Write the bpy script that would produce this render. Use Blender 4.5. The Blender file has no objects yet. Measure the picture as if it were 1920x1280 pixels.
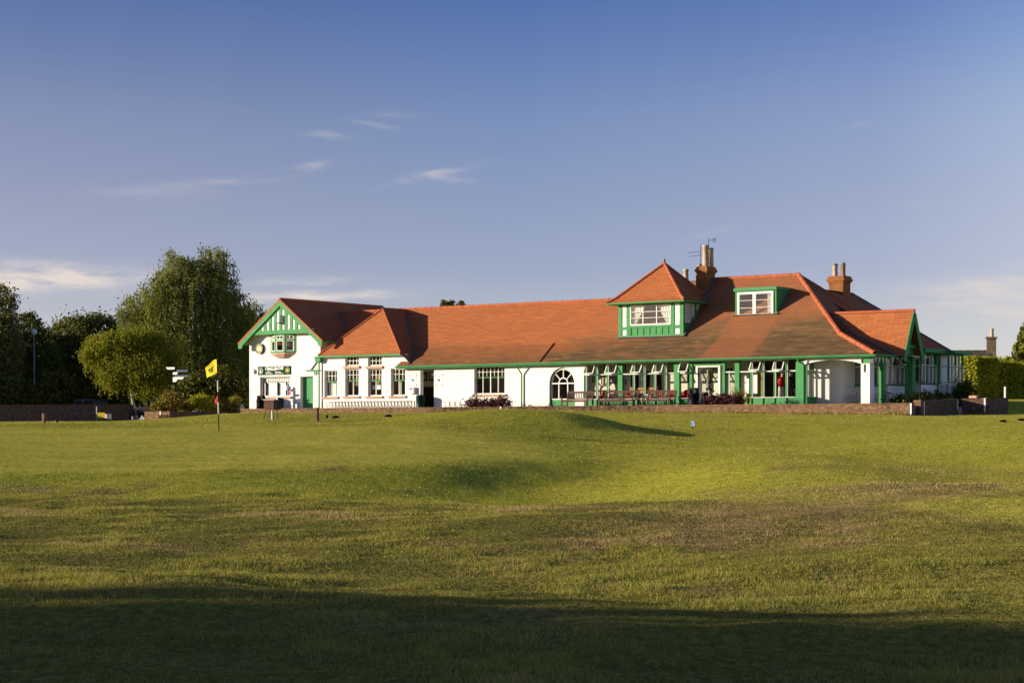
import bpy, bmesh, math, random
import numpy as np
from mathutils import Vector, Matrix
R = math.radians
random.seed(11)
rng = np.random.default_rng(11)
SC = bpy.context.scene
COL = SC.collection

# ------------------------------------------------------------------ survey
F, CX, HY, EYE = 3700.0, 960.0, 805.0, 1.6      # lens and eye level of the photograph (1920 px wide)
Z0 = 115.0                                      # metres from the camera to the front wall
TH = math.atan(F / 4960.0)                      # the clubhouse front is turned by this angle
CT, ST = math.cos(TH), math.sin(TH)
SUN_EL, SUN_AZ = 10.2, -92.5

def U(x, v=0.0):
    """metres along the clubhouse front of a column seen at depth v"""
    return ((x - CX) * (Z0 + v * CT) - F * v * ST) / (F * CT + (x - CX) * ST)
def Zp(x, y, v=0.0):
    u = U(x, v)
    return EYE + (HY - y) * (Z0 - u * ST + v * CT) / F
def W(u, v, z=0.0):
    return Vector((u * CT + v * ST, Z0 - u * ST + v * CT, z))
def loc_uv(X, Y):
    return (X * CT - (Y - Z0) * ST, X * ST + (Y - Z0) * CT)
def at(x, Y):
    return (x - CX) * Y / F
def zat(y, Y):
    return EYE + (HY - y) * Y / F

# ------------------------------------------------------------------ materials
def nmat(name):
    m = bpy.data.materials.new(name); m.use_nodes = True
    nt = m.node_tree; b = nt.nodes['Principled BSDF']
    return m, nt, b
def nd(nt, t, **k):
    n = nt.nodes.new(t)
    for a, v in k.items():
        if a == 'inp':
            for i, x in v.items(): n.inputs[i].default_value = x
        else: setattr(n, a, v)
    return n
def lk(nt, a, b): nt.links.new(a, b)
def rgb(c): return (c[0], c[1], c[2], 1.0)
def coords(nt, scale=(1, 1, 1), kind='Object'):
    tc = nd(nt, 'ShaderNodeTexCoord'); mp = nd(nt, 'ShaderNodeMapping')
    mp.inputs['Scale'].default_value = scale
    lk(nt, tc.outputs[kind], mp.inputs['Vector']); return mp.outputs[0]
def ramp(nt, fac, stops):
    r = nd(nt, 'ShaderNodeValToRGB'); e = r.color_ramp.elements
    while len(e) < len(stops): e.new(0.5)
    for i, (p, c) in enumerate(stops):
        e[i].position = p; e[i].color = rgb(c) if hasattr(c, '__len__') else (c, c, c, 1)
    lk(nt, fac, r.inputs[0]); return r.outputs[0]
def mixc(nt, fac, a, b, mode='MIX'):
    m = nd(nt, 'ShaderNodeMix', data_type='RGBA', blend_type=mode)
    for s, v in ((0, fac), (6, a), (7, b)):
        if hasattr(v, 'is_output') or hasattr(v, 'links'): lk(nt, v, m.inputs[s])
        else: m.inputs[s].default_value = rgb(v) if hasattr(v, '__len__') else v
    return m.outputs[2]
def mth(nt, op, a, b=None, c=None, clamp=False):
    m = nd(nt, 'ShaderNodeMath', operation=op, use_clamp=clamp)
    for i, v in enumerate((a, b, c)):
        if v is None: continue
        if hasattr(v, 'links'): lk(nt, v, m.inputs[i])
        else: m.inputs[i].default_value = v
    return m.outputs[0]
def noise(nt, vec, scale, detail=4, rough=0.55):
    n = nd(nt, 'ShaderNodeTexNoise'); n.inputs['Scale'].default_value = scale
    n.inputs['Detail'].default_value = detail; n.inputs['Roughness'].default_value = rough
    lk(nt, vec, n.inputs['Vector']); return n.outputs[0]
def bump(nt, b, h, strength=0.3, dist=0.02):
    n = nd(nt, 'ShaderNodeBump'); n.inputs['Strength'].default_value = strength
    n.inputs['Distance'].default_value = dist
    lk(nt, h, n.inputs['Height']); lk(nt, n.outputs[0], b.inputs['Normal'])

def simple(name, col, rough=0.6, var=0.15, scale=3.0, metal=0.0, bmp=0.0, spec=0.12):
    m, nt, b = nmat(name)
    v = coords(nt); n = noise(nt, v, scale)
    lo = [x * (1 - var) for x in col]; hi = [min(1, x * (1 + var)) for x in col]
    lk(nt, ramp(nt, n, [(0.3, lo), (0.7, hi)]), b.inputs['Base Color'])
    b.inputs['Roughness'].default_value = rough; b.inputs['Metallic'].default_value = metal
    b.inputs['Specular IOR Level'].default_value = spec
    if bmp: bump(nt, b, noise(nt, v, scale * 12), bmp)
    return m

M = {}
# white harled render: grain, faint streaks and splash dirt near the ground
def white_render():
    m, nt, b = nmat('white_render'); v = coords(nt)
    n1 = noise(nt, v, 0.6, 5); n2 = noise(nt, coords(nt, (6, 6, .5)), 1.0, 3)
    c = ramp(nt, n1, [(0.3, (.74, .71, .66)), (0.65, (.82, .80, .76))])
    c = mixc(nt, mth(nt, 'MULTIPLY', n2, 0.22), c, (.6, .57, .5))
    sp = nd(nt, 'ShaderNodeSeparateXYZ'); lk(nt, v, sp.inputs[0])
    low = mth(nt, 'SUBTRACT', 3.45, sp.outputs[2]); low = mth(nt, 'MULTIPLY', low, 1.1, clamp=True)
    low = mth(nt, 'MULTIPLY', low, noise(nt, v, 2.5, 5))
    c = mixc(nt, low, c, (.62, .50, .40))
    lk(nt, c, b.inputs['Base Color']); b.inputs['Roughness'].default_value = .85
    b.inputs['Specular IOR Level'].default_value = .1
    bump(nt, b, noise(nt, v, 45, 3), .25, .02); return m
M['render'] = white_render()
def paint(name, col):
    m, nt, b = nmat(name); v = coords(nt)
    n = noise(nt, v, 2.2, 6); n2 = noise(nt, coords(nt, (14, 14, 1.2)), 1.5, 3)
    c = ramp(nt, n, [(.25, [x * .82 for x in col]), (.75, [min(1, x * 1.12) for x in col])])
    c = mixc(nt, mth(nt, 'MULTIPLY', n2, .08), c, (.35, .38, .30))
    lk(nt, c, b.inputs['Base Color']); b.inputs['Roughness'].default_value = .6; b.inputs['Specular IOR Level'].default_value = .12
    bump(nt, b, n2, .12, .01); return m
M['green'] = paint('green_paint', (.050, .255, .078))
M['white'] = paint('white_gloss_paint', (.78, .76, .70))
M['brownwood'] = simple('stained_bench_wood', (.070, .020, .012), .5, .3, 4)
M['darkwood'] = simple('dark_timber', (.045, .022, .015), .6, .3, 4)
M['pine'] = simple('varnished_pine', (0.4125, 0.2025, 0.0525), .4, .2, 5)
M['black'] = simple('black_plastic', (0.006, 0.0066, 0.0072), .5, .3, 5)
M['dkgreen'] = simple('dark_green_plastic', (0.0048, 0.027, 0.021), .42, .25, 4)
M['lead'] = simple('lead_flashing', (.15, .15, .155), .75, .25, 3)
M['steel'] = simple('galvanised_steel', (.26, .26, .25), .55, .2, 6)
M['iron'] = simple('rusty_dark_iron', (.045, .028, .022), .6, .35, 9)
M['pinkstone'] = simple('pink_sandstone', (0.48, 0.296, 0.208), .85, .14, 3, bmp=.2)
M['postwood'] = simple('weathered_post', (0.165, 0.09, 0.0562), .8, .3, 7, bmp=.2)
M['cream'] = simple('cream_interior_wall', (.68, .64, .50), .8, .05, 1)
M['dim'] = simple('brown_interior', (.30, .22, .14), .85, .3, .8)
M['floor'] = simple('carpet', (.12, .07, .05), .9, .2, 3)
M['red'] = simple('red_upholstery', (.33, .022, .016), .6, .2, 4)
M['redshirt'] = simple('red_knit', (0.496, 0.028, 0.012), .85, .12, 6)
M['chino'] = simple('stone_chino_cloth', (.50, .46, .36), .85, .1, 6)
M['navy'] = simple('dark_cloth', (.012, .012, .016), .85, .2, 5)
M['skin'] = simple('skin', (.52, .28, .19), .5, .08, 6)
M['hair'] = simple('dark_hair', (.03, .022, .018), .6, .3, 12)
M['whitepanel'] = simple('white_laminate', (.70, .72, .76), .4, .05, 2)
M['curtain'] = simple('net_curtain', (.75, .73, .66), .9, .08, 5)
M['yellow'] = simple('yellow_cloth', (0.648, 0.54, 0.018), .7, .1, 4)
M['yellowboard'] = simple('yellow_board', (.60, .42, .03), .5, .15, 4)
M['redcloth'] = simple('red_cloth', (.55, .05, .06), .7, .12, 4)
M['blue'] = simple('blue_sign_paint', (.10, .28, .62), .45, .1, 5)
M['signwhite'] = simple('sign_white', (.80, .79, .74), .5, .04, 4)
M['signgreen'] = simple('sign_green', (.010, .050, .024), .85, .15, 4, spec=.02)
M['gold'] = simple('gilt_paint', (0.416, 0.376, 0.08), .45, .18, 9)
M['pot'] = simple('buff_clay_pot', (0.448, 0.344, 0.232), .8, .16, 5, bmp=.1)
M['potred'] = simple('terracotta_pot', (0.375, 0.1725, 0.0825), .8, .16, 5, bmp=.1)
M['stone'] = simple('grey_cottage_stone', (.19, .145, .095), .9, .25, 4, bmp=.4)
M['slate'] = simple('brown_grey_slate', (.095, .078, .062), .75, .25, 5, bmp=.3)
M['bark'] = simple('grey_bark', (.10, .08, .06), .9, .35, 5, bmp=.5)
M['birchbark'] = simple('pale_birch_bark', (.50, .46, .38), .8, .25, 6, bmp=.3)
M['paving'] = simple('grey_paving', (.20, .19, .18), .85, .18, 2, bmp=.2)
M['soil'] = simple('bare_soil', (.06, .04, .028), .95, .3, 3, bmp=.4)
M['carpaint'] = simple('shaded_silver_paint', (.045, .05, .05), .35, .05, 2, metal=.4)  # silver darkened: the shade the car stands in is put into the colour
M['cardark'] = simple('dark_blue_car_paint', (.05, .07, .10), .3, .05, 2, metal=.3)
M['tyre'] = simple('tyre_rubber', (.015, .015, .015), .8, .2, 5)
M['redterra'] = simple('terracotta_ridge', (0.408, 0.1156, 0.051), .75, .22, 3.0, bmp=.1)
M['picture'] = simple('framed_print', (.45, .42, .30), .5, .5, 9)

def glass_mat():
    m, nt, b = nmat('window_glass'); out = nt.nodes['Material Output']
    tr = nd(nt, 'ShaderNodeBsdfTransparent'); gl = nd(nt, 'ShaderNodeBsdfGlossy')
    tr.inputs[0].default_value = (.93, .95, .94, 1); gl.inputs['Roughness'].default_value = .015
    fr = nd(nt, 'ShaderNodeLayerWeight'); fr.inputs[0].default_value = .5
    f = mth(nt, 'MULTIPLY_ADD', mth(nt, 'POWER', fr.outputs['Facing'], 5.0), .9, .055)
    mx = nd(nt, 'ShaderNodeMixShader'); lk(nt, f, mx.inputs[0])
    lk(nt, tr.outputs[0], mx.inputs[1]); lk(nt, gl.outputs[0], mx.inputs[2])
    lk(nt, mx.outputs[0], out.inputs[0]); return m
M['glass'] = glass_mat()

def brick(name, c1, c2, mortar, rowh=.085, w=.23, msize=.011, stain=(.08, .06, .05), dark=None, pale=.6):
    m, nt, b = nmat(name)
    uv = coords(nt, (1, 1, 1), 'UV')
    br = nd(nt, 'ShaderNodeTexBrick'); lk(nt, uv, br.inputs[0])
    br.inputs['Color1'].default_value = rgb(c1); br.inputs['Color2'].default_value = rgb(c2)
    br.inputs['Mortar'].default_value = rgb(mortar); br.inputs['Scale'].default_value = 1
    br.inputs['Mortar Size'].default_value = msize; br.inputs['Row Height'].default_value = rowh
    br.inputs['Brick Width'].default_value = w; br.inputs['Bias'].default_value = -.1
    n = noise(nt, coords(nt), 1.6, 5)
    c = mixc(nt, ramp(nt, n, [(.42, 0), (.72, .75)]), br.outputs[0], stain)
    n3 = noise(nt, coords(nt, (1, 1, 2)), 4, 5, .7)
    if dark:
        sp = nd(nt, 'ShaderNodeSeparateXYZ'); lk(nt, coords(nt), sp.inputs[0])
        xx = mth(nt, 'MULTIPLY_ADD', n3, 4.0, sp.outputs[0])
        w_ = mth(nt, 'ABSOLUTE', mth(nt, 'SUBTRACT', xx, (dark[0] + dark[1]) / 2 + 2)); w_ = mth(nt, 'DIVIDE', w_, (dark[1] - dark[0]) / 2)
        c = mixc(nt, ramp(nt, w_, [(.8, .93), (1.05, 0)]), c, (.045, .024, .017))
    c = mixc(nt, ramp(nt, n3, [(.45, 0), (.7, pale)]), c, (.36, .25, .13))
    lk(nt, c, b.inputs['Base Color']); b.inputs['Roughness'].default_value = .9
    b.inputs['Specular IOR Level'].default_value = .1
    bump(nt, b, br.outputs[1], -.5, .01); return m
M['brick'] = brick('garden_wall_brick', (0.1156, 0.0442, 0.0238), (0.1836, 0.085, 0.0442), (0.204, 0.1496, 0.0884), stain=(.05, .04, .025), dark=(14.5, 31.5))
M['brickshade'] = brick('shaded_wall_brick', (.085, .045, .034), (.12, .06, .043), (.09, .07, .058))  # darker copy for walls turned from the sun, shade painted into the brick
M['chimbrick'] = brick('chimney_brick', (.36, .120, .036), (.22, .066, .022), (.17, .11, .05), rowh=.11, w=.26, stain=(.19, .11, .03), pale=.18)

# plain clay tiles: courses from the slope's own UV, weathered patches on the lower main roof
def tiles(name, weathered):
    m, nt, b = nmat(name)
    uv = coords(nt, (1, 1, 1), 'UV')
    br = nd(nt, 'ShaderNodeTexBrick'); lk(nt, uv, br.inputs[0])
    br.inputs['Color1'].default_value = rgb((.38, .120, .040)); br.inputs['Color2'].default_value = rgb((.47, .160, .054))
    br.inputs['Mortar'].default_value = rgb((.10, .026, .014)); br.inputs['Scale'].default_value = 1
    br.inputs['Mortar Size'].default_value = .014; br.inputs['Row Height'].default_value = .125
    br.inputs['Brick Width'].default_value = .62; br.inputs['Mortar Smooth'].default_value = .6
    ob = coords(nt); n = noise(nt, ob, .9, 6, .6); nf = noise(nt, coords(nt, (1, 1, 2.2)), 5, 4, .65)
    c = mixc(nt, ramp(nt, n, [(.42, 0), (.75, .6)]), br.outputs[0], (.30, .105, .038))
    c = mixc(nt, ramp(nt, nf, [(.48, 0), (.78, .55)]), c, (.23, .088, .038))
    if weathered:
        sp = nd(nt, 'ShaderNodeSeparateXYZ'); lk(nt, ob, sp.inputs[0])
        u, v, z = sp.outputs
        aged = mth(nt, 'MULTIPLY', mth(nt, 'SUBTRACT', u, 3.0), .20, clamp=True)
        aged = mth(nt, 'MULTIPLY', aged, ramp(nt, n, [(.3, .40), (.7, .9)]))
        c = mixc(nt, aged, c, (.225, .100, .048))
        st = noise(nt, coords(nt, (.30, .42, 1.0)), 1.0, 7, .66)
        fine = noise(nt, coords(nt, (.95, 2.0, 6.0)), 1.0, 6, .68)
        line = mth(nt, 'MULTIPLY_ADD', mth(nt, 'SUBTRACT', u, 1.0), .12, 6.85)
        line = mth(nt, 'MINIMUM', mth(nt, 'MAXIMUM', line, 6.95), 8.3)
        d = mth(nt, 'SUBTRACT', line, z); d = mth(nt, 'ADD', d, mth(nt, 'MULTIPLY_ADD', st, 3.0, -1.6))
        d = mth(nt, 'ADD', d, mth(nt, 'MULTIPLY_ADD', fine, 1.2, -.6))
        mask = ramp(nt, mth(nt, 'MULTIPLY', d, .6), [(.0, 0), (.25, .45), (.75, 1)])
        # the clean run below the flat dormer
        q = mth(nt, 'ABSOLUTE', mth(nt, 'SUBTRACT', mth(nt, 'MULTIPLY_ADD', fine, .9, u), 15.0))
        clean = mth(nt, 'MULTIPLY', ramp(nt, mth(nt, 'MULTIPLY', q, .5), [(.68, 1), (.84, 0)]), .85)
        odd = ramp(nt, fine, [(.56, 0), (.64, .9)])
        strong = mth(nt, 'MULTIPLY_ADD', mth(nt, 'SUBTRACT', u, 2.0), .6, .75)
        strong = mth(nt, 'MINIMUM', mth(nt, 'MAXIMUM', strong, .72), .95)
        k = mth(nt, 'MULTIPLY', mask, mth(nt, 'SUBTRACT', 1.0, clean))
        k = mth(nt, 'MULTIPLY', k, mth(nt, 'SUBTRACT', 1.0, odd)); k = mth(nt, 'MULTIPLY', k, strong)
        dirt = mixc(nt, ramp(nt, fine, [(.35, 0), (.6, 1)]), (.070, .045, .021), (.175, .105, .046))
        dirt = mixc(nt, ramp(nt, st, [(.4, 0), (.7, .6)]), dirt, (.10, .075, .035))
        c = mixc(nt, k, c, dirt)
    lk(nt, c, b.inputs['Base Color']); b.inputs['Roughness'].default_value = .85
    b.inputs['Specular IOR Level'].default_value = .12
    h = mth(nt, 'ADD', br.outputs[1], mth(nt, 'MULTIPLY', nf, -.8))
    bump(nt, b, h, -.6, .03); return m
M['tile'] = tiles('clay_tile', False)
M['tileold'] = tiles('weathered_clay_tile', True)

def leaf(name, c1, c2, trans=.42):
    m, nt, b = nmat(name); out = nt.nodes['Material Output']
    at_ = nd(nt, 'ShaderNodeAttribute', attribute_name='tone')
    n = noise(nt, coords(nt), .45, 3)
    t = mth(nt, 'MULTIPLY_ADD', n, .6, mth(nt, 'MULTIPLY', at_.outputs['Fac'], .7))
    col = ramp(nt, t, [(.2, c1), (.85, c2)])
    d = nd(nt, 'ShaderNodeBsdfDiffuse'); tr = nd(nt, 'ShaderNodeBsdfTranslucent')
    lk(nt, col, d.inputs[0]); lk(nt, col, tr.inputs[0])
    mx = nd(nt, 'ShaderNodeMixShader'); mx.inputs[0].default_value = trans
    lk(nt, d.outputs[0], mx.inputs[1]); lk(nt, tr.outputs[0], mx.inputs[2])
    lk(nt, mx.outputs[0], out.inputs[0]); return m
M['leaf_birch'] = leaf('weeping_birch_leaf', (.075, .105, .026), (.26, .275, .058))
M['leaf_bright'] = leaf('yellow_green_leaf', (.105, .130, .014), (.29, .285, .034))
M['leaf_dark'] = leaf('dark_broadleaf', (.040, .052, .014), (.17, .175, .040))
M['leaf_grey'] = leaf('grey_green_leaf', (.085, .09, .03), (.24, .23, .07))
M['leaf_hedge'] = leaf('beech_hedge_leaf', (.17, .19, .016), (.46, .44, .04))
M['leaf_conifer'] = leaf('conifer_leaf', (.06, .075, .014), (.19, .19, .035), .2)
M['leaf_purple'] = leaf('purple_leaf', (.030, .012, .014), (.12, .05, .05), .2)
M['leaf_strap'] = leaf('yellow_strap_leaf', (.22, .20, .02), (.55, .45, .07), .3)
M['leaf_bed'] = leaf('bed_plant_leaf', (.10, .075, .02), (.34, .27, .06), .3)

# ------------------------------------------------------------------ mesh helpers
class MB:
    def __init__(s): s.v = []; s.f = []; s.mi = []; s.cur = 0
    def m(s, i): s.cur = i; return s
    def face(s, pts):
        n = len(s.v); s.v += [tuple(p) for p in pts]; s.f.append(tuple(range(n, n + len(pts)))); s.mi.append(s.cur); return s
    def box(s, a, b):
        (x0, y0, z0), (x1, y1, z1) = a, b
        if x0 > x1: x0, x1 = x1, x0
        if y0 > y1: y0, y1 = y1, y0
        if z0 > z1: z0, z1 = z1, z0
        n = len(s.v)
        s.v += [(x0, y0, z0), (x1, y0, z0), (x1, y1, z0), (x0, y1, z0), (x0, y0, z1), (x1, y0, z1), (x1, y1, z1), (x0, y1, z1)]
        for q in ((0, 3, 2, 1), (4, 5, 6, 7), (0, 1, 5, 4), (1, 2, 6, 5), (2, 3, 7, 6), (3, 0, 4, 7)):
            s.f.append(tuple(n + i for i in q)); s.mi.append(s.cur)
        return s
    def bar(s, p, q, w, h, up=(0, 0, 1)):
        """a rectangular bar from p to q"""
        p, q = Vector(p), Vector(q); d = (q - p).normalized(); u = Vector(up)
        a = d.cross(u)
        if a.length < 1e-4: a = d.cross(Vector((1, 0, 0)))
        a.normalize(); b = a.cross(d).normalized(); n = len(s.v)
        for o in (p, q):
            for i, j in ((-1, -1), (1, -1), (1, 1), (-1, 1)):
                s.v.append(tuple(o + a * (i * w / 2) + b * (j * h / 2)))
        for k in ((0, 1, 2, 3), (7, 6, 5, 4), (0, 4, 5, 1), (1, 5, 6, 2), (2, 6, 7, 3), (3, 7, 4, 0)):
            s.f.append(tuple(n + i for i in k)); s.mi.append(s.cur)
        return s
    def prism(s, poly, d):
        """poly: list of 3-D points; extruded by vector d"""
        n = len(s.v); k = len(poly); d = Vector(d)
        s.v += [tuple(p) for p in poly] + [tuple(Vector(p) + d) for p in poly]
        s.f.append(tuple(range(n, n + k))); s.mi.append(s.cur)
        s.f.append(tuple(range(n + 2 * k - 1, n + k - 1, -1))); s.mi.append(s.cur)
        for i in range(k):
            j = (i + 1) % k
            s.f.append((n + i, n + k + i, n + k + j, n + j)); s.mi.append(s.cur)
        return s
    def tube(s, pts, r, seg=8, caps=True):
        pts = [Vector(p) for p in pts]; rr = r if hasattr(r, '__len__') else [r] * len(pts); rings = []
        for i, p in enumerate(pts):
            d = (pts[min(i + 1, len(pts) - 1)] - pts[max(i - 1, 0)]).normalized()
            a = d.cross(Vector((0, 0, 1)))
            if a.length < .05: a = d.cross(Vector((0, 1, 0)))
            a.normalize(); b = a.cross(d); n = len(s.v)
            for k in range(seg):
                t = 2 * math.pi * k / seg
                s.v.append(tuple(p + a * (math.cos(t) * rr[i]) + b * (math.sin(t) * rr[i])))
            rings.append(n)
        for i in range(len(rings) - 1):
            for k in range(seg):
                j = (k + 1) % seg
                s.f.append((rings[i] + k, rings[i] + j, rings[i + 1] + j, rings[i + 1] + k)); s.mi.append(s.cur)
        if caps:
            s.f.append(tuple(rings[0] + k for k in range(seg))[::-1]); s.mi.append(s.cur)
            s.f.append(tuple(rings[-1] + k for k in range(seg))); s.mi.append(s.cur)
        return s
    def lathe(s, prof, c=(0, 0, 0), seg=20):
        n = len(s.v)
        for r, z in prof:
            for k in range(seg):
                t = 2 * math.pi * k / seg
                s.v.append((c[0] + r * math.cos(t), c[1] + r * math.sin(t), c[2] + z))
        for i in range(len(prof) - 1):
            for k in range(seg):
                j = (k + 1) % seg
                s.f.append((n + i * seg + k, n + i * seg + j, n + (i + 1) * seg + j, n + (i + 1) * seg + k)); s.mi.append(s.cur)
        s.f.append(tuple(n + k for k in range(seg))[::-1]); s.mi.append(s.cur)
        e = n + (len(prof) - 1) * seg
        s.f.append(tuple(e + k for k in range(seg))); s.mi.append(s.cur)
        return s
    def build(s, name, mats, parent=None, smooth=False, bevel=0):
        me = bpy.data.meshes.new(name); me.from_pydata(s.v, [], s.f)
        mats = mats if isinstance(mats, (list, tuple)) else [mats]
        for m in mats: me.materials.append(m)
        me.polygons.foreach_set('material_index', s.mi)
        if smooth: me.polygons.foreach_set('use_smooth', [True] * len(s.f))
        uvl = me.uv_layers.new(name='UVMap')
        uv = np.empty((len(me.loops), 2), np.float32)
        for p in me.polygons:
            n = p.normal
            if abs(n.z) > .96 or n.length < .1:
                for li in p.loop_indices:
                    co = me.vertices[me.loops[li].vertex_index].co; uv[li] = (co.x, co.y)
            else:
                t = Vector((-n.y, n.x, 0)).normalized(); bb = n.cross(t)
                for li in p.loop_indices:
                    co = me.vertices[me.loops[li].vertex_index].co; uv[li] = (co.dot(t), co.dot(bb))
        uvl.data.foreach_set('uv', uv.ravel())
        o = bpy.data.objects.new(name, me); COL.objects.link(o)
        if parent: o.parent = parent
        if bevel:
            b = o.modifiers.new('edge', 'BEVEL'); b.width = bevel; b.segments = 2; b.limit_method = 'ANGLE'
        return o

def tag(o, label=None, cat=None, group=None, kind=None):
    if label: o['label'] = label
    if cat: o['category'] = cat
    if group: o['group'] = group
    if kind: o['kind'] = kind
    return o
def thing(name, label, cat, loc, rz=0.0, group=None):
    o = bpy.data.objects.new(name, None); COL.objects.link(o)
    o.empty_display_size = .2; o.location = loc; o.rotation_euler = (0, 0, rz)
    return tag(o, label, cat, group)
def bthing(name, label, cat, u, v, z, group=None, turn=0.0):
    """a thing standing in the clubhouse's own axes"""
    return thing(name, label, cat, W(u, v, z), -TH + turn, group)
def copy_tree(o, parent=None):
    c = o.copy(); COL.objects.link(c)
    if parent: c.parent = parent
    for ch in list(o.children): copy_tree(ch, c)
    return c
def part_label(o, s): o['label'] = s; return o
def place(o, loc, rz=0.0):
    o.location = loc; o.rotation_euler = (0, 0, rz); return o

def text_mesh(name, body, size, mat, parent, loc, rot=(R(90), 0, 0), ex=.004, shear=0.0, bold=0.0, sx=1.0):
    cu = bpy.data.curves.new(name, 'FONT'); cu.body = body; cu.size = size; cu.extrude = ex
    cu.align_x = 'CENTER'; cu.align_y = 'CENTER'; cu.shear = shear; cu.offset = bold
    t = bpy.data.objects.new(name, cu); COL.objects.link(t)
    bpy.context.view_layer.update()
    me = bpy.data.meshes.new_from_object(t); bpy.data.objects.remove(t)
    me.name = name; me.materials.clear(); me.materials.append(mat)
    o = bpy.data.objects.new(name, me); COL.objects.link(o); o.parent = parent
    o.location = loc; o.rotation_euler = rot; o.scale = (sx, 1, 1); return o

# scattered leaves: one quad per leaf or leaf clump
def leaves(name, P, size, mat, parent=None, up=None, stretch=1.0, tone=None, flat=0.0):
    n = len(P); a = rng.normal(size=(n, 3))
    if up is None: b = rng.normal(size=(n, 3))
    else: b = up + rng.normal(size=(n, 3)) * .35
    b /= np.linalg.norm(b, axis=1)[:, None]
    a -= b * (a * b).sum(1)[:, None]; a /= np.linalg.norm(a, axis=1)[:, None]
    sz = size * rng.uniform(.6, 1.35, n)[:, None]
    A = a * sz * .5; B = b * sz * .5 * stretch
    V = np.empty((n, 4, 3)); V[:, 0] = P - B; V[:, 1] = P + A * .9 - B * .1; V[:, 2] = P + B; V[:, 3] = P - A * .9 + B * .1
    me = bpy.data.meshes.new(name); me.vertices.add(n * 4); me.vertices.foreach_set('co', V.astype(np.float32).ravel())
    me.loops.add(n * 4); me.loops.foreach_set('vertex_index', np.arange(n * 4, dtype=np.int32))
    me.polygons.add(n); me.polygons.foreach_set('loop_start', np.arange(0, n * 4, 4, dtype=np.int32))
    t = np.repeat(rng.random(n) if tone is None else tone, 4).astype(np.float32)
    at_ = me.attributes.new('tone', 'FLOAT', 'POINT'); at_.data.foreach_set('value', t)
    me.materials.append(mat); me.update(); me.validate()
    o = bpy.data.objects.new(name, me); COL.objects.link(o)
    if parent: o.parent = parent
    return o
def shell(n, c, r, inner=.55):
    d = rng.normal(size=(n, 3)); d /= np.linalg.norm(d, axis=1)[:, None]
    k = (inner + (1 - inner) * rng.random(n) ** .5)[:, None]
    return np.array(c) + d * k * np.array(r)
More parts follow.
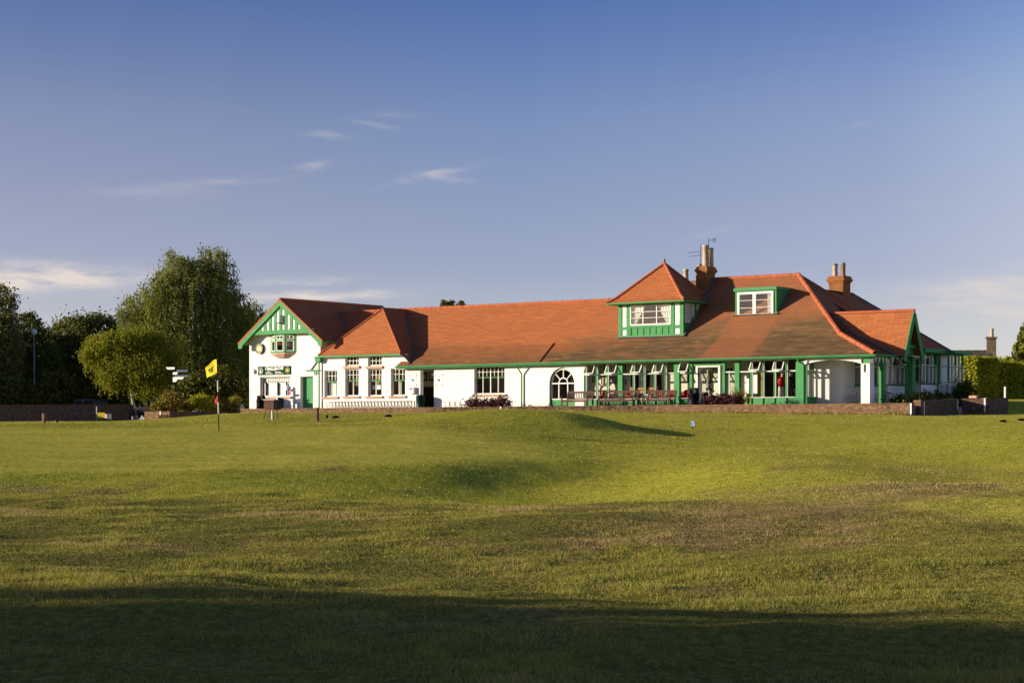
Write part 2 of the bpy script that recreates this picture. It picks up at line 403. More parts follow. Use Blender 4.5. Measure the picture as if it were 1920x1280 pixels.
# ------------------------------------------------------------------ world, sun, camera
def make_world():
    w = bpy.data.worlds.new("World"); SC.world = w; w.use_nodes = True
    nt = w.node_tree; bg = nt.nodes['Background']
    sk = nd(nt, 'ShaderNodeTexSky'); sk.sky_type = 'NISHITA'; sk.sun_disc = False
    sk.sun_elevation = R(SUN_EL); sk.sun_rotation = R(SUN_AZ)
    tc = nd(nt, 'ShaderNodeTexCoord'); sp = nd(nt, 'ShaderNodeSeparateXYZ')
    lk(nt, tc.outputs['Generated'], sp.inputs[0]); x, y, z = sp.outputs
    K = 4.5
    stops = [(.0, (2.0, 2.2, 4.1)), (.03, (1.95, 2.1, 3.7)), (.058, (1.42, 1.46, 2.55)), (.080, (1.16, 1.19, 2.12)), (.112, (1.08, 1.08, 1.80)),
             (.155, (.93, .98, 1.66)), (.215, (.52, .69, 1.44)), (.32, (.40, .58, 1.35)), (1.0, (.38, .55, 1.3))]
    tint = ramp(nt, z, [(p, tuple(q / K for q in c)) for p, c in stops])
    c = mixc(nt, 1.0, sk.outputs[0], tint, 'MULTIPLY')
    # the polarised band: deeper on the left, paler to the right, fading out near the horizon
    side = ramp(nt, mth(nt, 'MULTIPLY_ADD', x, 1.0, .5), [(.2, (.55, .475, .43)), (.37, (.53, .48, .45)), (.5, (.5, .5, .5)), (.60, (.58, .55, .52)), (.68, (.68, .61, .555)), (.76, (.92, .80, .64)), (1, (.95, .85, .68))])
    side = mixc(nt, 1.0, side, (2, 2, 2), 'MULTIPLY')
    high = ramp(nt, z, [(.02, 0), (.17, 1)])
    c = mixc(nt, high, c, mixc(nt, 1.0, c, side, 'MULTIPLY'))
    # cirrus wisps, each placed by azimuth and elevation (radians)
    az = mth(nt, 'ARCTAN2', x, y); el = mth(nt, 'ARCSINE', z)
    cv = nd(nt, 'ShaderNodeCombineXYZ'); lk(nt, az, cv.inputs[0]); lk(nt, el, cv.inputs[1])
    mp = nd(nt, 'ShaderNodeMapping'); mp.inputs['Scale'].default_value = (1.0, 4.2, 1); mp.inputs['Rotation'].default_value = (0, 0, R(-4))
    lk(nt, cv.outputs[0], mp.inputs[0])
    n1 = noise(nt, mp.outputs[0], 34, 7, .62); n2 = noise(nt, mp.outputs[0], 9, 4, .6)
    wav = mth(nt, 'MULTIPLY', mth(nt, 'SUBTRACT', n2, .5), .018)
    el = mth(nt, 'ADD', el, wav)
    tot = None
    for (px, py, ln, th, sl, a) in [(85, 533, 165, 20, .06, 2.2), (85, 502, 90, 10, -.05, .85), (40, 545, 120, 14, .1, .9), (570, 556, 130, 8, .03, 1.9), (560, 529, 90, 5, .03, .7),
                                    (425, 350, 95, 9, .1, .32), (300, 378, 115, 14, -.02, .22), (583, 317, 28, 6, .05, .6), (622, 268, 42, 6, -.12, .28), (700, 246, 40, 6, -.14, .28),
                                    (745, 224, 44, 8, -.05, .16), (800, 331, 75, 5, .2, .6), (845, 333, 45, 6, -.12, .3), (1850, 552, 150, 30, .10, 1.1), (1900, 590, 120, 20, .03, .6),
                                    (1720, 395, 40, 5, 0, .1), (1330, 440, 40, 5, .25, .22), (1605, 247, 40, 5, .2, .09)]:
        a0 = (px - CX) / F; e0 = (HY - py) / F
        da = mth(nt, 'SUBTRACT', az, a0); de = mth(nt, 'SUBTRACT', el, e0)
        de = mth(nt, 'SUBTRACT', de, mth(nt, 'MULTIPLY', da, sl))
        qa = mth(nt, 'POWER', mth(nt, 'ABSOLUTE', mth(nt, 'MULTIPLY', da, F / ln)), 2.0)
        qe = mth(nt, 'POWER', mth(nt, 'ABSOLUTE', mth(nt, 'MULTIPLY', de, F / th)), 2.0)
        g = mth(nt, 'EXPONENT', mth(nt, 'MULTIPLY', mth(nt, 'ADD', qa, qe), -1.0))
        g = mth(nt, 'MULTIPLY', g, a)
        tot = g if tot is None else mth(nt, 'ADD', tot, g)
    w_ = ramp(nt, n1, [(.36, 0.12), (.66, 1)])
    cl = mth(nt, 'MULTIPLY', mth(nt, 'MULTIPLY', tot, w_), .85, clamp=True)
    c = mixc(nt, cl, c, (7.6 / K, 6.8 / K, 6.3 / K))
    lk(nt, c, bg.inputs[0]); bg.inputs[1].default_value = .1 * K / 1.66
make_world()

sd = bpy.data.lights.new('sun', 'SUN'); so = bpy.data.objects.new('sun', sd); COL.objects.link(so)
sd.energy = 4.9; sd.angle = R(.5); sd.color = (1.0, .87, .68)
a = R(SUN_AZ); e = R(SUN_EL)
sdir = Vector((math.sin(a) * math.cos(e), math.cos(a) * math.cos(e), math.sin(e)))
so.rotation_euler = sdir.to_track_quat('Z', 'Y').to_euler(); so.location = (-60, -20, 40)

cd = bpy.data.cameras.new('camera'); cam = bpy.data.objects.new('camera', cd); COL.objects.link(cam)
cam.location = (0, 0, EYE); cam.rotation_euler = (R(90), 0, 0)
cd.sensor_width = 36; cd.lens = 36 * F / 1920; cd.shift_y = (HY - 640) / 1920
cd.clip_start = .5; cd.clip_end = 6000
SC.camera = cam
vs = SC.view_settings; vs.view_transform = 'Standard'; vs.look = 'None'; vs.exposure = 0.75; vs.gamma = 1
cy = SC.cycles
cy.max_bounces = 6; cy.transparent_max_bounces = 16; cy.diffuse_bounces = 3; cy.glossy_bounces = 3; cy.sample_clamp_indirect = 4
cy.caustics_reflective = False; cy.caustics_refractive = False

# ------------------------------------------------------------------ the lie of the land
def sm(x, a, b):
    t = np.clip((x - a) / (b - a), 0, 1); return t * t * (3 - 2 * t)
_perm = np.random.default_rng(5).random((256, 256))
def vnoise(x, y):
    xi = np.floor(x).astype(int); yi = np.floor(y).astype(int); fx = x - xi; fy = y - yi
    fx = fx * fx * (3 - 2 * fx); fy = fy * fy * (3 - 2 * fy)
    g = lambda i, j: _perm[i & 255, j & 255]
    return (g(xi, yi) * (1 - fx) + g(xi + 1, yi) * fx) * (1 - fy) + (g(xi, yi + 1) * (1 - fx) + g(xi + 1, yi + 1) * fx) * fy - .5
LY = [-100, 20, 30, 38, 43, 47, 52, 58, 64, 72, 80, 90, 105, 125, 160, 400, 3000]
LH = [0, 0, .02, .08, .20, .48, .86, 1.26, 1.57, 1.86, 2.06, 2.25, 2.40, 2.42, 2.55, 3.0, 6.0]
RY = [-100, 20, 28, 34, 38, 43, 50, 58, 66, 75, 85, 95, 105, 115, 160, 400, 3000]
RH = [0, 0, .06, .16, .22, .27, .55, .95, 1.20, 1.42, 1.86, 2.24, 2.45, 2.70, 3.0, 3.2, 6.0]
def smooth_interp(Y, ys, hs):
    return sum(np.interp(Y + d, ys, hs) * w for d, w in ((-3, .15), (-1.5, .2), (0, .3), (1.5, .2), (3, .15)))
def green_mask(X, Y):
    d = ((X + 11.5) / 13.2) ** 2 + ((Y - 57.5) / (9.8 - .05 * (X + 12))) ** 2
    left = ((Y - 57.5) / 9.8) ** 2
    return 1 - sm(np.where(X < -11.5, left, d), .86, 1.08)
def rough_edge(X):
    return np.interp(X, [-14, -8, 0, 2, 4, 7, 9, 14], [42.5, 42.0, 41, 40, 37, 31.5, 30, 29])
def height(X, Y):
    X = np.asarray(X, float); Y = np.asarray(Y, float)
    k = sm(X + .03 * (Y - 60), -3.2, 3.6)
    h = smooth_interp(Y, LY, LH) * (1 - k) + smooth_interp(Y, RY, RH) * k
    k2 = sm(-X / np.maximum(Y, 30), .13, .21) * sm(Y, 60, 72)
    h = h * (1 - k2) + smooth_interp(Y, [-100, 58, 64, 72, 85, 105, 125, 140, 160, 400, 3000], [1.2, 1.24, 1.5, 1.72, 1.83, 1.95, 2.08, 2.2, 2.4, 3.0, 6.0]) * k2
    d_ = ((X + 11.5) / 13.2) ** 2 + ((Y - 57.5) / 9.8) ** 2
    h = h - .34 * sm(d_, .80, 1.5) * np.exp(-((X - .8) / 5.2) ** 2 - ((Y - 50.5) / 6.5) ** 2)
    h = h + .34 * np.exp(-((X - 6.8) / 3.0) ** 2 - ((Y - 48.5) / 6.5) ** 2)
    h = h - .40 * np.exp(-((X - .6) / 3.3) ** 2 - ((Y - 46) / 5.0) ** 2)
    h = h + .22 * np.exp(-((X - 8.5) / 3.6) ** 2 - ((Y - 37) / 5.5) ** 2)
    sx = np.where(X < 1.7, 5.0, 2.9)
    h = h + .84 * np.exp(-((X - 1.7) / sx) ** 2 - ((Y - 74) / 6.5) ** 2)
    h = h + .95 * sm(X, 19, 30) * sm(Y, 98, 140)
    g = green_mask(X, Y)
    amp = np.where(Y < 44, .10, .062) * (1 - .30 * g)
    fade = sm(Y, -5, 6) * (1 - sm(Y, 112, 122))
    h = h + fade * amp * (1.5 * vnoise(X / 4.1 + 9, Y / 4.0 + 3) + .9 * vnoise(X / 1.7, Y / 2.1) + np.where(Y < 44, .85, .4) * vnoise(X / .8, Y / .9))
    h = h + .17 * fade * vnoise(X / 9 + 31, Y / 8 + 7) * (1 - .3 * g)
    return h
def hz(X, Y): return float(height(np.array([X]), np.array([Y]))[0])
def zones(X, Y):
    g = green_mask(X, Y)
    r = 1 - sm(Y + 2.2 * vnoise(X / 1.6, Y / 1.6), rough_edge(X) - 1.2, rough_edge(X) + 1.0)
    n = vnoise(X / 2.3 + 40, Y / 3.4) + .6 * vnoise(X / .9 + 4, Y / 1.3) + .4 * vnoise(X / .35, Y / .5)
    d = sm(n, .16, .60) * .8 * np.where(Y < 50, sm(Y, 12, 22), .25)
    b = np.exp(-((X - 7.6) / 3.0) ** 2 - ((Y - 37.5) / 6.0) ** 2) + .6 * np.exp(-((X - 2.9) / 1.8) ** 2 - ((Y - 31) / 4) ** 2) + .5 * np.exp(-((X - 11) / 2.5) ** 2 - ((Y - 48) / 4) ** 2)
    b = np.clip(b * (1.05 + 1.3 * n), 0, 1)
    lush = np.exp(-((X - 5.5) / 2.2) ** 2 - ((Y - 23) / 3.5) ** 2)
    return g, r, np.clip(d * (1 - .8 * g) * (1 - lush) + .85 * b, 0, 1)

def make_ground():
    xs = np.concatenate([-np.geomspace(3000, 46, 14), np.arange(-45, -14, 1.0), np.arange(-14, 14, .22), np.arange(14, 46, 1.0), np.geomspace(47, 3000, 14)])
    ys = np.concatenate([np.array([-400, -150, -60, -30, -15, -5, 0, 4]), np.arange(7, 60, .22), np.arange(60, 125, .45), np.geomspace(126, 4500, 26)])
    X, Y = np.meshgrid(xs, ys); Z = height(X, Y)
    n = X.size; nx = len(xs); ny = len(ys)
    me = bpy.data.meshes.new('ground'); me.vertices.add(n)
    me.vertices.foreach_set('co', np.stack([X, Y, Z], -1).astype(np.float32).ravel())
    i = np.arange(nx - 1)[None, :] + nx * np.arange(ny - 1)[:, None]
    q = np.stack([i, i + 1, i + 1 + nx, i + nx], -1).reshape(-1).astype(np.int32)
    me.loops.add(len(q)); me.loops.foreach_set('vertex_index', q); me.polygons.add(len(q) // 4)
    me.polygons.foreach_set('loop_start', np.arange(0, len(q), 4, dtype=np.int32))
    me.polygons.foreach_set('use_smooth', np.ones(len(q) // 4, bool))
    g, r, d = zones(X, Y)
    zc = np.stack([g, r, d, np.ones_like(g)], -1).astype(np.float32).reshape(-1)
    at_ = me.attributes.new('zone', 'FLOAT_COLOR', 'POINT'); at_.data.foreach_set('color', zc)
    me.update(); me.validate()
    m, nt, b = nmat('turf'); out = nt.nodes['Material Output']
    za = nd(nt, 'ShaderNodeAttribute', attribute_name='zone'); sp = nd(nt, 'ShaderNodeSeparateColor')
    lk(nt, za.outputs['Color'], sp.inputs[0])
    ob = coords(nt); n1 = noise(nt, ob, .35, 5); n2 = noise(nt, ob, 2.2, 5, .65); n3 = noise(nt, coords(nt, (1, .55, 1)), 11, 4, .7); n4 = noise(nt, ob, 45, 3, .7)
    str_ = noise(nt, coords(nt, (.12, .9, 1)), 1.3, 4, .6)
    fair = ramp(nt, n2, [(.3, (.36, .355, .036)), (.7, (.60, .545, .070))])
    fair = mixc(nt, ramp(nt, n1, [(.4, 0), (.7, .6)]), fair, (.52, .44, .065))
    putt = ramp(nt, str_, [(.3, (.55, .49, .065)), (.7, (.74, .63, .10))])
    rough = ramp(nt, n3, [(.3, (.13, .125, .028)), (.55, (.27, .235, .050)), (.8, (.44, .34, .10))])
    straw = ramp(nt, n3, [(.3, (.16, .115, .045)), (.7, (.46, .33, .125))])
    c = mixc(nt, sp.outputs[1], fair, rough); c = mixc(nt, sp.outputs[0], c, putt); c = mixc(nt, sp.outputs[2], c, straw)
    c = mixc(nt, mth(nt, 'MULTIPLY', ramp(nt, n4, [(.35, 1), (.6, 0)]), .42), c, mixc(nt, 1.0, c, (.42, .45, .4), 'MULTIPLY'))
    grain = noise(nt, coords(nt, (1, .5, 1)), 5.5, 6, .75)
    c = mixc(nt, ramp(nt, grain, [(.40, .55), (.56, 0)]), c, mixc(nt, 1.0, c, (.50, .56, .45), 'MULTIPLY'))
    # blades stand up: scatter the shading normal at blade scale
    ge = nd(nt, 'ShaderNodeNewGeometry')
    tx = nd(nt, 'ShaderNodeTexNoise'); tx.inputs['Scale'].default_value = 34; tx.inputs['Detail'].default_value = 2
    lk(nt, ob, tx.inputs['Vector'])
    s1 = nd(nt, 'ShaderNodeVectorMath', operation='SUBTRACT'); lk(nt, tx.outputs['Color'], s1.inputs[0]); s1.inputs[1].default_value = (.5, .5, .5)
    s2 = nd(nt, 'ShaderNodeVectorMath', operation='SCALE'); lk(nt, s1.outputs[0], s2.inputs[0])
    lk(nt, mth(nt, 'MULTIPLY_ADD', sp.outputs[0], -1.2, 2.8), s2.inputs['Scale'])
    s3 = nd(nt, 'ShaderNodeVectorMath', operation='ADD'); lk(nt, ge.outputs['Normal'], s3.inputs[0]); lk(nt, s2.outputs[0], s3.inputs[1])
    s4 = nd(nt, 'ShaderNodeVectorMath', operation='NORMALIZE'); lk(nt, s3.outputs[0], s4.inputs[0])
    df = nd(nt, 'ShaderNodeBsdfDiffuse'); lk(nt, c, df.inputs[0]); lk(nt, s4.outputs[0], df.inputs['Normal']); df.inputs['Roughness'].default_value = .6
    lk(nt, df.outputs[0], out.inputs[0])
    me.materials.append(m)
    o = bpy.data.objects.new('ground', me); COL.objects.link(o); o['kind'] = 'structure'
make_ground()

# ------------------------------------------------------------------ grass blades
def grass_mat():
    m, nt, b = nmat('grass_blade'); out = nt.nodes['Material Output']
    at_ = nd(nt, 'ShaderNodeAttribute', attribute_name='blade')
    d = nd(nt, 'ShaderNodeBsdfDiffuse'); t = nd(nt, 'ShaderNodeBsdfTranslucent'); mx = nd(nt, 'ShaderNodeMixShader')
    mx.inputs[0].default_value = .38
    lk(nt, at_.outputs['Color'], d.inputs[0]); lk(nt, at_.outputs['Color'], t.inputs[0])
    lk(nt, d.outputs[0], mx.inputs[1]); lk(nt, t.outputs[0], mx.inputs[2]); lk(nt, mx.outputs[0], out.inputs[0]); return m
M['blade'] = grass_mat()
def blades(name, X, Y, hgt, wid, lean, colr):
    n = len(X); Z = height(X, Y) - .004
    th = rng.uniform(0, 2 * np.pi, n); dx, dy = np.cos(th), np.sin(th)
    la = rng.uniform(0, 2 * np.pi, n); lx, ly = np.cos(la) * lean * hgt, np.sin(la) * lean * hgt
    V = np.empty((n, 5, 3))
    for i, (s, f) in enumerate(((-1, 0), (1, 0), (.75, .55), (-.75, .55), (0, 1))):
        V[:, i, 0] = X + dx * wid * .5 * s + lx * f * f; V[:, i, 1] = Y + dy * wid * .5 * s + ly * f * f; V[:, i, 2] = Z + hgt * f * (1 - .25 * lean * f)
    me = bpy.data.meshes.new(name); me.vertices.add(n * 5); me.vertices.foreach_set('co', V.astype(np.float32).ravel())
    base = (np.arange(n) * 5)[:, None]
    L = (base + np.array([0, 1, 2, 3, 3, 2, 4])[None, :]).astype(np.int32).ravel()
    me.loops.add(n * 7); me.loops.foreach_set('vertex_index', L); me.polygons.add(n * 2)
    ls = ((np.arange(n) * 7)[:, None] + np.array([0, 4])[None, :]).astype(np.int32).ravel()
    me.polygons.foreach_set('loop_start', ls)
    cc = np.ones((n, 5, 4), np.float32); cc[:, :, :3] = colr[:, None, :]
    at_ = me.attributes.new('blade', 'FLOAT_COLOR', 'POINT'); at_.data.foreach_set('color', cc.ravel())
    me.materials.append(M['blade']); me.update(); me.validate()
    o = bpy.data.objects.new(name, me); COL.objects.link(o); return tag(o, kind='stuff')
def blade_colour(X, Y, tone, g, d):
    n = len(X); t = tone[:, None]
    gr = np.array([.18, .18, .036]) * (1 - t) + np.array([.46, .425, .080]) * t
    pu = np.array([.44, .40, .055]) * (1 - t) + np.array([.66, .56, .10]) * t
    st = np.array([.24, .17, .06]) * (1 - t) + np.array([.62, .47, .20]) * t
    c = gr * (1 - g[:, None]) + pu * g[:, None]
    k = np.clip(d * 1.1 + .08, 0, 1)
    pick = (rng.random(n) < k)[:, None]
    return np.where(pick, st, c)
def near_grass():
    n = 620000
    Y = np.sqrt(rng.uniform(9.5 ** 2, 44.5 ** 2, n)); Y = np.where(rng.random(n) < .35, rng.uniform(9.5, 28, n), Y)
    X = rng.uniform(-1, 1, n) * (.275 * Y + .5)
    g, r, d = zones(X, Y)
    big = vnoise(X / 1.5 + 71, Y / 2.2 + 13) + .6 * vnoise(X / .7, Y / 1.0 + 20)
    clump = vnoise(X / .30 + 50, Y / .34) + .45 * vnoise(X / .11, Y / .12)
    c = 1.1 * big + clump
    keep = (rng.random(n) < np.clip(.52 + .9 * c, .26, 1)) & (rng.random(n) < .06 + .94 * r)
    X, Y, g, d, c, big, clump = [a[keep] for a in (X, Y, g, d, c, big, clump)]; n = len(X)
    h = (.022 + .085 * np.clip(c * .75 + .2, 0, 1.15) ** 1.5) * rng.uniform(.5, 1.3, n)
    tall = rng.random(n) < .0035 + .012 * np.clip(vnoise(X / .8 + 3, Y / 1.2 + 8), 0, 1); h = np.where(tall, rng.uniform(.10, .19, n), h)
    w = rng.uniform(.003, .0062, n) * (1 + Y / 38); w = np.where(tall, .0035, w)
    tone = np.clip(rng.random(n) ** 1.2 * .8 + .35 * big, 0, 1)
    dry = np.clip(d + .55 * np.clip(vnoise(X / .9 + 7, Y / 1.2 + 2) + .5 * vnoise(X / .25, Y / .3), -.2, 1), 0, 1)
    col = blade_colour(X, Y, tone, g, np.where(tall, 1.0, dry))
    blades('rough_grass', X, Y, h, w, rng.uniform(.2, 1.2, n), col)
    # dry uncut fringe along the foot of the terrace wall
    m = 9000; u = rng.uniform(-18.9, 26.6, m); v = -3.18 - rng.random(m) ** 2 * .5
    X = u * CT + v * ST; Y = Z0 - u * ST + v * CT; zz = np.zeros(m)
    blades('uncut_grass', X, Y, rng.uniform(.04, .20, m) * (.4 + 1.2 * np.clip(vnoise(u / 1.3, u * 0 + 3) + .5, 0, 1)), rng.uniform(.012, .03, m), rng.uniform(.2, .8, m), blade_colour(X, Y, rng.random(m), zz, zz + .55))
    n = 300000
    Y = np.sqrt(rng.uniform(36 ** 2, 112 ** 2, n)); X = rng.uniform(-1, 1, n) * (.29 * Y + 1)
    g, r, d = zones(X, Y)
    u = X * CT - (Y - Z0) * ST; v = X * ST + (Y - Z0) * CT
    keep = ~((v > -3.1) & (u > -20) & (u < 28)) & (rng.random(n) < 1 - .6 * g) & (r < .6)
    X, Y, g, d = X[keep], Y[keep], g[keep], d[keep]; n = len(X)
    h = rng.uniform(.014, .042, n) * (1 - .5 * g) * (.6 + .8 * np.clip(vnoise(X / .8, Y / 1.1) + .5, 0, 1)); w = rng.uniform(.010, .024, n)
    blades('mown_grass', X, Y, h, w, rng.uniform(.1, .8, n), blade_colour(X, Y, np.clip(rng.random(n) * 1.1 + .5 * vnoise(X / 1.3 + 5, Y / 2.5), 0, 1), g, np.clip(d * .8 + .10 * vnoise(X / .6, Y / .9), 0, 1)))
near_grass()
# ------------------------------------------------------------------ the clubhouse
CH = thing('clubhouse', 'long low white clubhouse with red tiled roofs, green trim and a square roof tower', 'clubhouse', (0, Z0, 0), -TH)
GR, WH = M['green'], M['white']
FLOOR, TERR = 2.95, 2.80
front = lambda v: (lambda a, d, z: (a, v + d, z))
side = lambda u: (lambda a, d, z: (u - d, a, z))

def mbox(mb, mp, a0, a1, d0, d1, z0, z1): return mb.box(mp(a0, d0, z0), mp(a1, d1, z1))
def wall(name, mp, a0, a1, z0, z1, holes, t=.3, mat=None, parent=CH):
    A = sorted({a0, a1, *[h[0] for h in holes], *[h[1] for h in holes]}); A = [a for a in A if a0 <= a <= a1]
    Zs = sorted({z0, z1, *[h[2] for h in holes], *[h[3] for h in holes]}); Zs = [z for z in Zs if z0 <= z <= z1]
    mb = MB()
    def solid(i, j):
        if i < 0 or j < 0 or i >= len(A) - 1 or j >= len(Zs) - 1: return False
        ca, cz = (A[i] + A[i + 1]) / 2, (Zs[j] + Zs[j + 1]) / 2
        return not any(h[0] < ca < h[1] and h[2] < cz < h[3] for h in holes)
    for i in range(len(A) - 1):
        for j in range(len(Zs) - 1):
            if not solid(i, j): continue
            a, b, p, q = A[i], A[i + 1], Zs[j], Zs[j + 1]
            mb.face([mp(a, 0, p), mp(b, 0, p), mp(b, 0, q), mp(a, 0, q)])
            mb.face([mp(b, t, p), mp(a, t, p), mp(a, t, q), mp(b, t, q)])
            if not solid(i - 1, j): mb.face([mp(a, t, p), mp(a, 0, p), mp(a, 0, q), mp(a, t, q)])
            if not solid(i + 1, j): mb.face([mp(b, 0, p), mp(b, t, p), mp(b, t, q), mp(b, 0, q)])
            if not solid(i, j - 1): mb.face([mp(b, 0, p), mp(a, 0, p), mp(a, t, p), mp(b, t, p)])
            if not solid(i, j + 1): mb.face([mp(a, 0, q), mp(b, 0, q), mp(b, t, q), mp(a, t, q)])
    return mb.build(name, mat or M['render'], parent)
def window(mp, a0, a1, z0, z1, vb=(), hb=(), d=.16, fw=.055, bw=.028, frame=0, sill=0.0, name='window', sillmat=None, lower=None):
    """frame + glazing bars (mesh), pane and sill below it. vb: (fraction, zf0, zf1, width, colour); hb: (zfraction, width, colour)"""
    mb = MB(); L, H = a1 - a0, z1 - z0
    mb.m(frame)
    mbox(mb, mp, a0, a0 + fw, d - .04, d + .05, z0, z1); mbox(mb, mp, a1 - fw, a1, d - .04, d + .05, z0, z1)
    mbox(mb, mp, a0 + fw, a1 - fw, d - .04, d + .05, z1 - fw, z1); mbox(mb, mp, a0 + fw, a1 - fw, d - .042, d + .05, z0, z0 + fw * 1.3)
    for f, w, c in hb:
        mb.m(c); z = z0 + H * f; mbox(mb, mp, a0 + fw, a1 - fw, d - .03, d + .03, z - w / 2, z + w / 2)
    for f, f0, f1, w, c in vb:
        mb.m(c); a = a0 + L * f; mbox(mb, mp, a - w / 2, a + w / 2, d - .033, d + .026, z0 + H * f0 + fw * .5, z0 + H * f1 - fw * .5)
    o = mb.build(name, [WH, GR], CH)
    g = MB(); g.face([mp(a0 + .02, d, z0 + .02), mp(a1 - .02, d, z0 + .02), mp(a1 - .02, d, z1 - .02), mp(a0 + .02, d, z1 - .02)]); g.build('pane', M['glass'], o)
    if sill:
        s = MB(); mbox(s, mp, a0 - .12, a1 + .12, -.10, d - .043, z0 - sill, z0 - .002); s.build('sill', sillmat or M['pinkstone'], o, bevel=.012)
    return o
def quadpart(name, pts, mat, parent=CH): return MB().face(pts).build(name, mat, parent)

# ---- front wall of gable, wing and main range, all on v = 0
gx0, gx1 = -21.2, -15.02
shop = (U(487.5), U(545), Zp(515, 743.5), Zp(515, 706))
gdoor = (U(563), U(587), 2.85, Zp(575, 705.7))
orc = U(526, -.27); orz0, orz1 = Zp(526, 661.5), Zp(526, 626.5)
wall('gable_wall', front(0), gx0, gx1, 2.5, 7.2, [shop, gdoor, (orc - .9, orc + .9, orz0, 7.2)])
wall('gable_upper_wall', front(0), -20.6, orc - .9, 7.2, orz1, []); wall('gable_upper_wall', front(0), orc + .9, -15.4, 7.2, orz1, [])
quadpart('gable_shoulder_wall', [(gx0, 0, 7.2), (-20.6, 0, 7.2), (-20.6, 0, orz1), (-20.9, 0, orz1), (gx0, 0, 7.44)], M['render']); quadpart('gable_shoulder_wall', [(gx1, 0, 7.2), (gx1, 0, 7.6), (-15.1, 0, orz1), (-15.4, 0, orz1), (-15.4, 0, 7.2)], M['render'])
wall('gable_side_wall', side(gx1), .301, 9.5, 2.5, 7.15, [])
ws = [(608, 632, 694, 743.5), (647, 672.5, 692, 742.6), (689.5, 715.6, 691.5, 742.4), (732.5, 759, 690.6, 741.8)]
wh = [(U(a), U(b), Zp((a + b) / 2, d), Zp((a + b) / 2, c)) for a, b, c, d in ws]
wu = [(U(a), U(b), Zp((a + b) / 2, 686), Zp((a + b) / 2, 666)) for a, b, c, d in ws[1:3]]
hall = (U(788), U(813.7), 2.86, Zp(800, 692.5))
w5 = (U(889), U(946), Zp(917, 739), Zp(917, 686.5))
ar = (U(1030), U(1078)); arc, arr = sum(ar) / 2, (ar[1] - ar[0]) / 2
asp = Zp(1054, 718.4); archole = (ar[0], ar[1], FLOOR, asp + arr)
wR = U(1094.5)
wall('wing_wall', front(0), gx1 + .001, -8.1, 2.5, 6.2, wh[:3] + wu + [(wh[3][0], -8.1, wh[3][2], wh[3][3])])
# strip under the wing's falling right-hand verge
wall('front_wall', front(0), -8.099, wR, 2.5, 5.5, [(-8.099, wh[3][1], wh[3][2], wh[3][3]), hall, w5, archole])
quadpart('verge_wall', [(-8.099, -.001, 5.49), (-7.5, -.001, 5.49), (-8.099, -.001, 6.1)], M['render'])
# spandrels round the arch
sp = MB(); N = 14
for sgn in (-1, 1):
    pts = [(arc + sgn * arr * math.cos(t), asp + arr * math.sin(t)) for t in [math.pi / 2 * k / N for k in range(N + 1)]]
    for k in range(N):
        (xa, za), (xb, zb) = pts[k], pts[k + 1]; xe = arc + sgn * arr
        for vv in (.001, .299): sp.face([(xa, vv, za), (xb, vv, zb), (xb if k < N - 1 else arc, vv, asp + arr), (xe if k == 0 else xa, vv, asp + arr)])
        sp.face([(xa, .001, za), (xb, .001, zb), (xb, .299, zb), (xa, .299, za)])
sp.build('arch_spandrel', M['render'], CH)
# far end and rear walls so the building is closed
wall('rear_wall', front(11.0), gx0, 22.4, 2.5, 5.6, [])
wall('left_end_wall', side(gx0 + .3), .301, 11.0, 2.5, 7.1, [])

# ---- windows of the wing
def sash4(h, sillh=.13):
    return window(front(0), *h, vb=[(.25, .59, 1, .028, 0), (.5, .59, 1, .04, 0), (.75, .59, 1, .028, 0), (.5, 0, .55, .045, 0)],
                  hb=[(.57, .07, 1), (.79, .028, 0)], sill=sillh)
for h in wh: sash4(h)
for h in wu: window(front(0), *h, vb=[(.25, 0, 1, .028, 0), (.5, 0, 1, .03, 0), (.75, 0, 1, .028, 0)], hb=[(.5, .028, 0)], sill=.17)
window(front(0), *w5, vb=[(k / 8, .62, 1, .026, 0) for k in (1, 3, 5, 7)] + [(.25, 0, 1, .045, 0), (.5, 0, 1, .06, 0), (.75, 0, 1, .045, 0)], hb=[(.60, .05, 1), (.80, .026, 0)], sill=.12)
# shop window with pleated valance and white blinds
o = window(front(0), *shop, vb=[(.12, 0, .72, .05, 0), (.5, 0, .72, .07, 0), (.78, 0, .72, .05, 0)], hb=[(.98, .06, 1), (.03, .05, 1)], sill=.13)
mb = MB(); n = 26; L = shop[1] - shop[0]
for k in range(n):
    a, b = shop[0] + .06 + (L - .12) * k / n, shop[0] + .06 + (L - .12) * (k + 1) / n; q = .03 * (k % 2)
    mb.face([(a, .24 + q, shop[3] - .33), (b, .27 - q, shop[3] - .33), (b, .27 - q, shop[3] - .08), (a, .24 + q, shop[3] - .08)])
mb.build('valance', M['curtain'], o)
mb = MB()
for f0, f1 in ((.15, .47), (.53, .76), (.80, .98)):
    mb.box((shop[0] + L * f0, .27, shop[2] + .05), (shop[0] + L * f1, .29, shop[3] - .36))
mb.build('blind', M['whitepanel'], o)
MB().box((shop[0] + L * .90, .10, shop[2] + .10), (shop[0] + L * .985, .105, shop[2] + .33)).build('red_notice', M['redcloth'], o)
MB().box((shop[0] + L * .76, .10, shop[2] + .42), (shop[0] + L * .83, .105, shop[2] + .72)).build('white_notice', M['signwhite'], o)

# gable door: vertical boards, deep reveal
a0, a1, z0, z1 = gdoor; mb = MB(); nb = 7
for k in range(nb):
    w = (a1 - a0) / nb; mb.box((a0 + k * w + .004, .26, z0 + .02), (a0 + (k + 1) * w - .004, .30, z1))
do = mb.build('door', GR, CH); MB().tube([(a1 - .12, .24, z0 + 1.0), (a1 - .12, .24, z0 + 1.12)], .018, 6).build('handle', M['steel'], do)
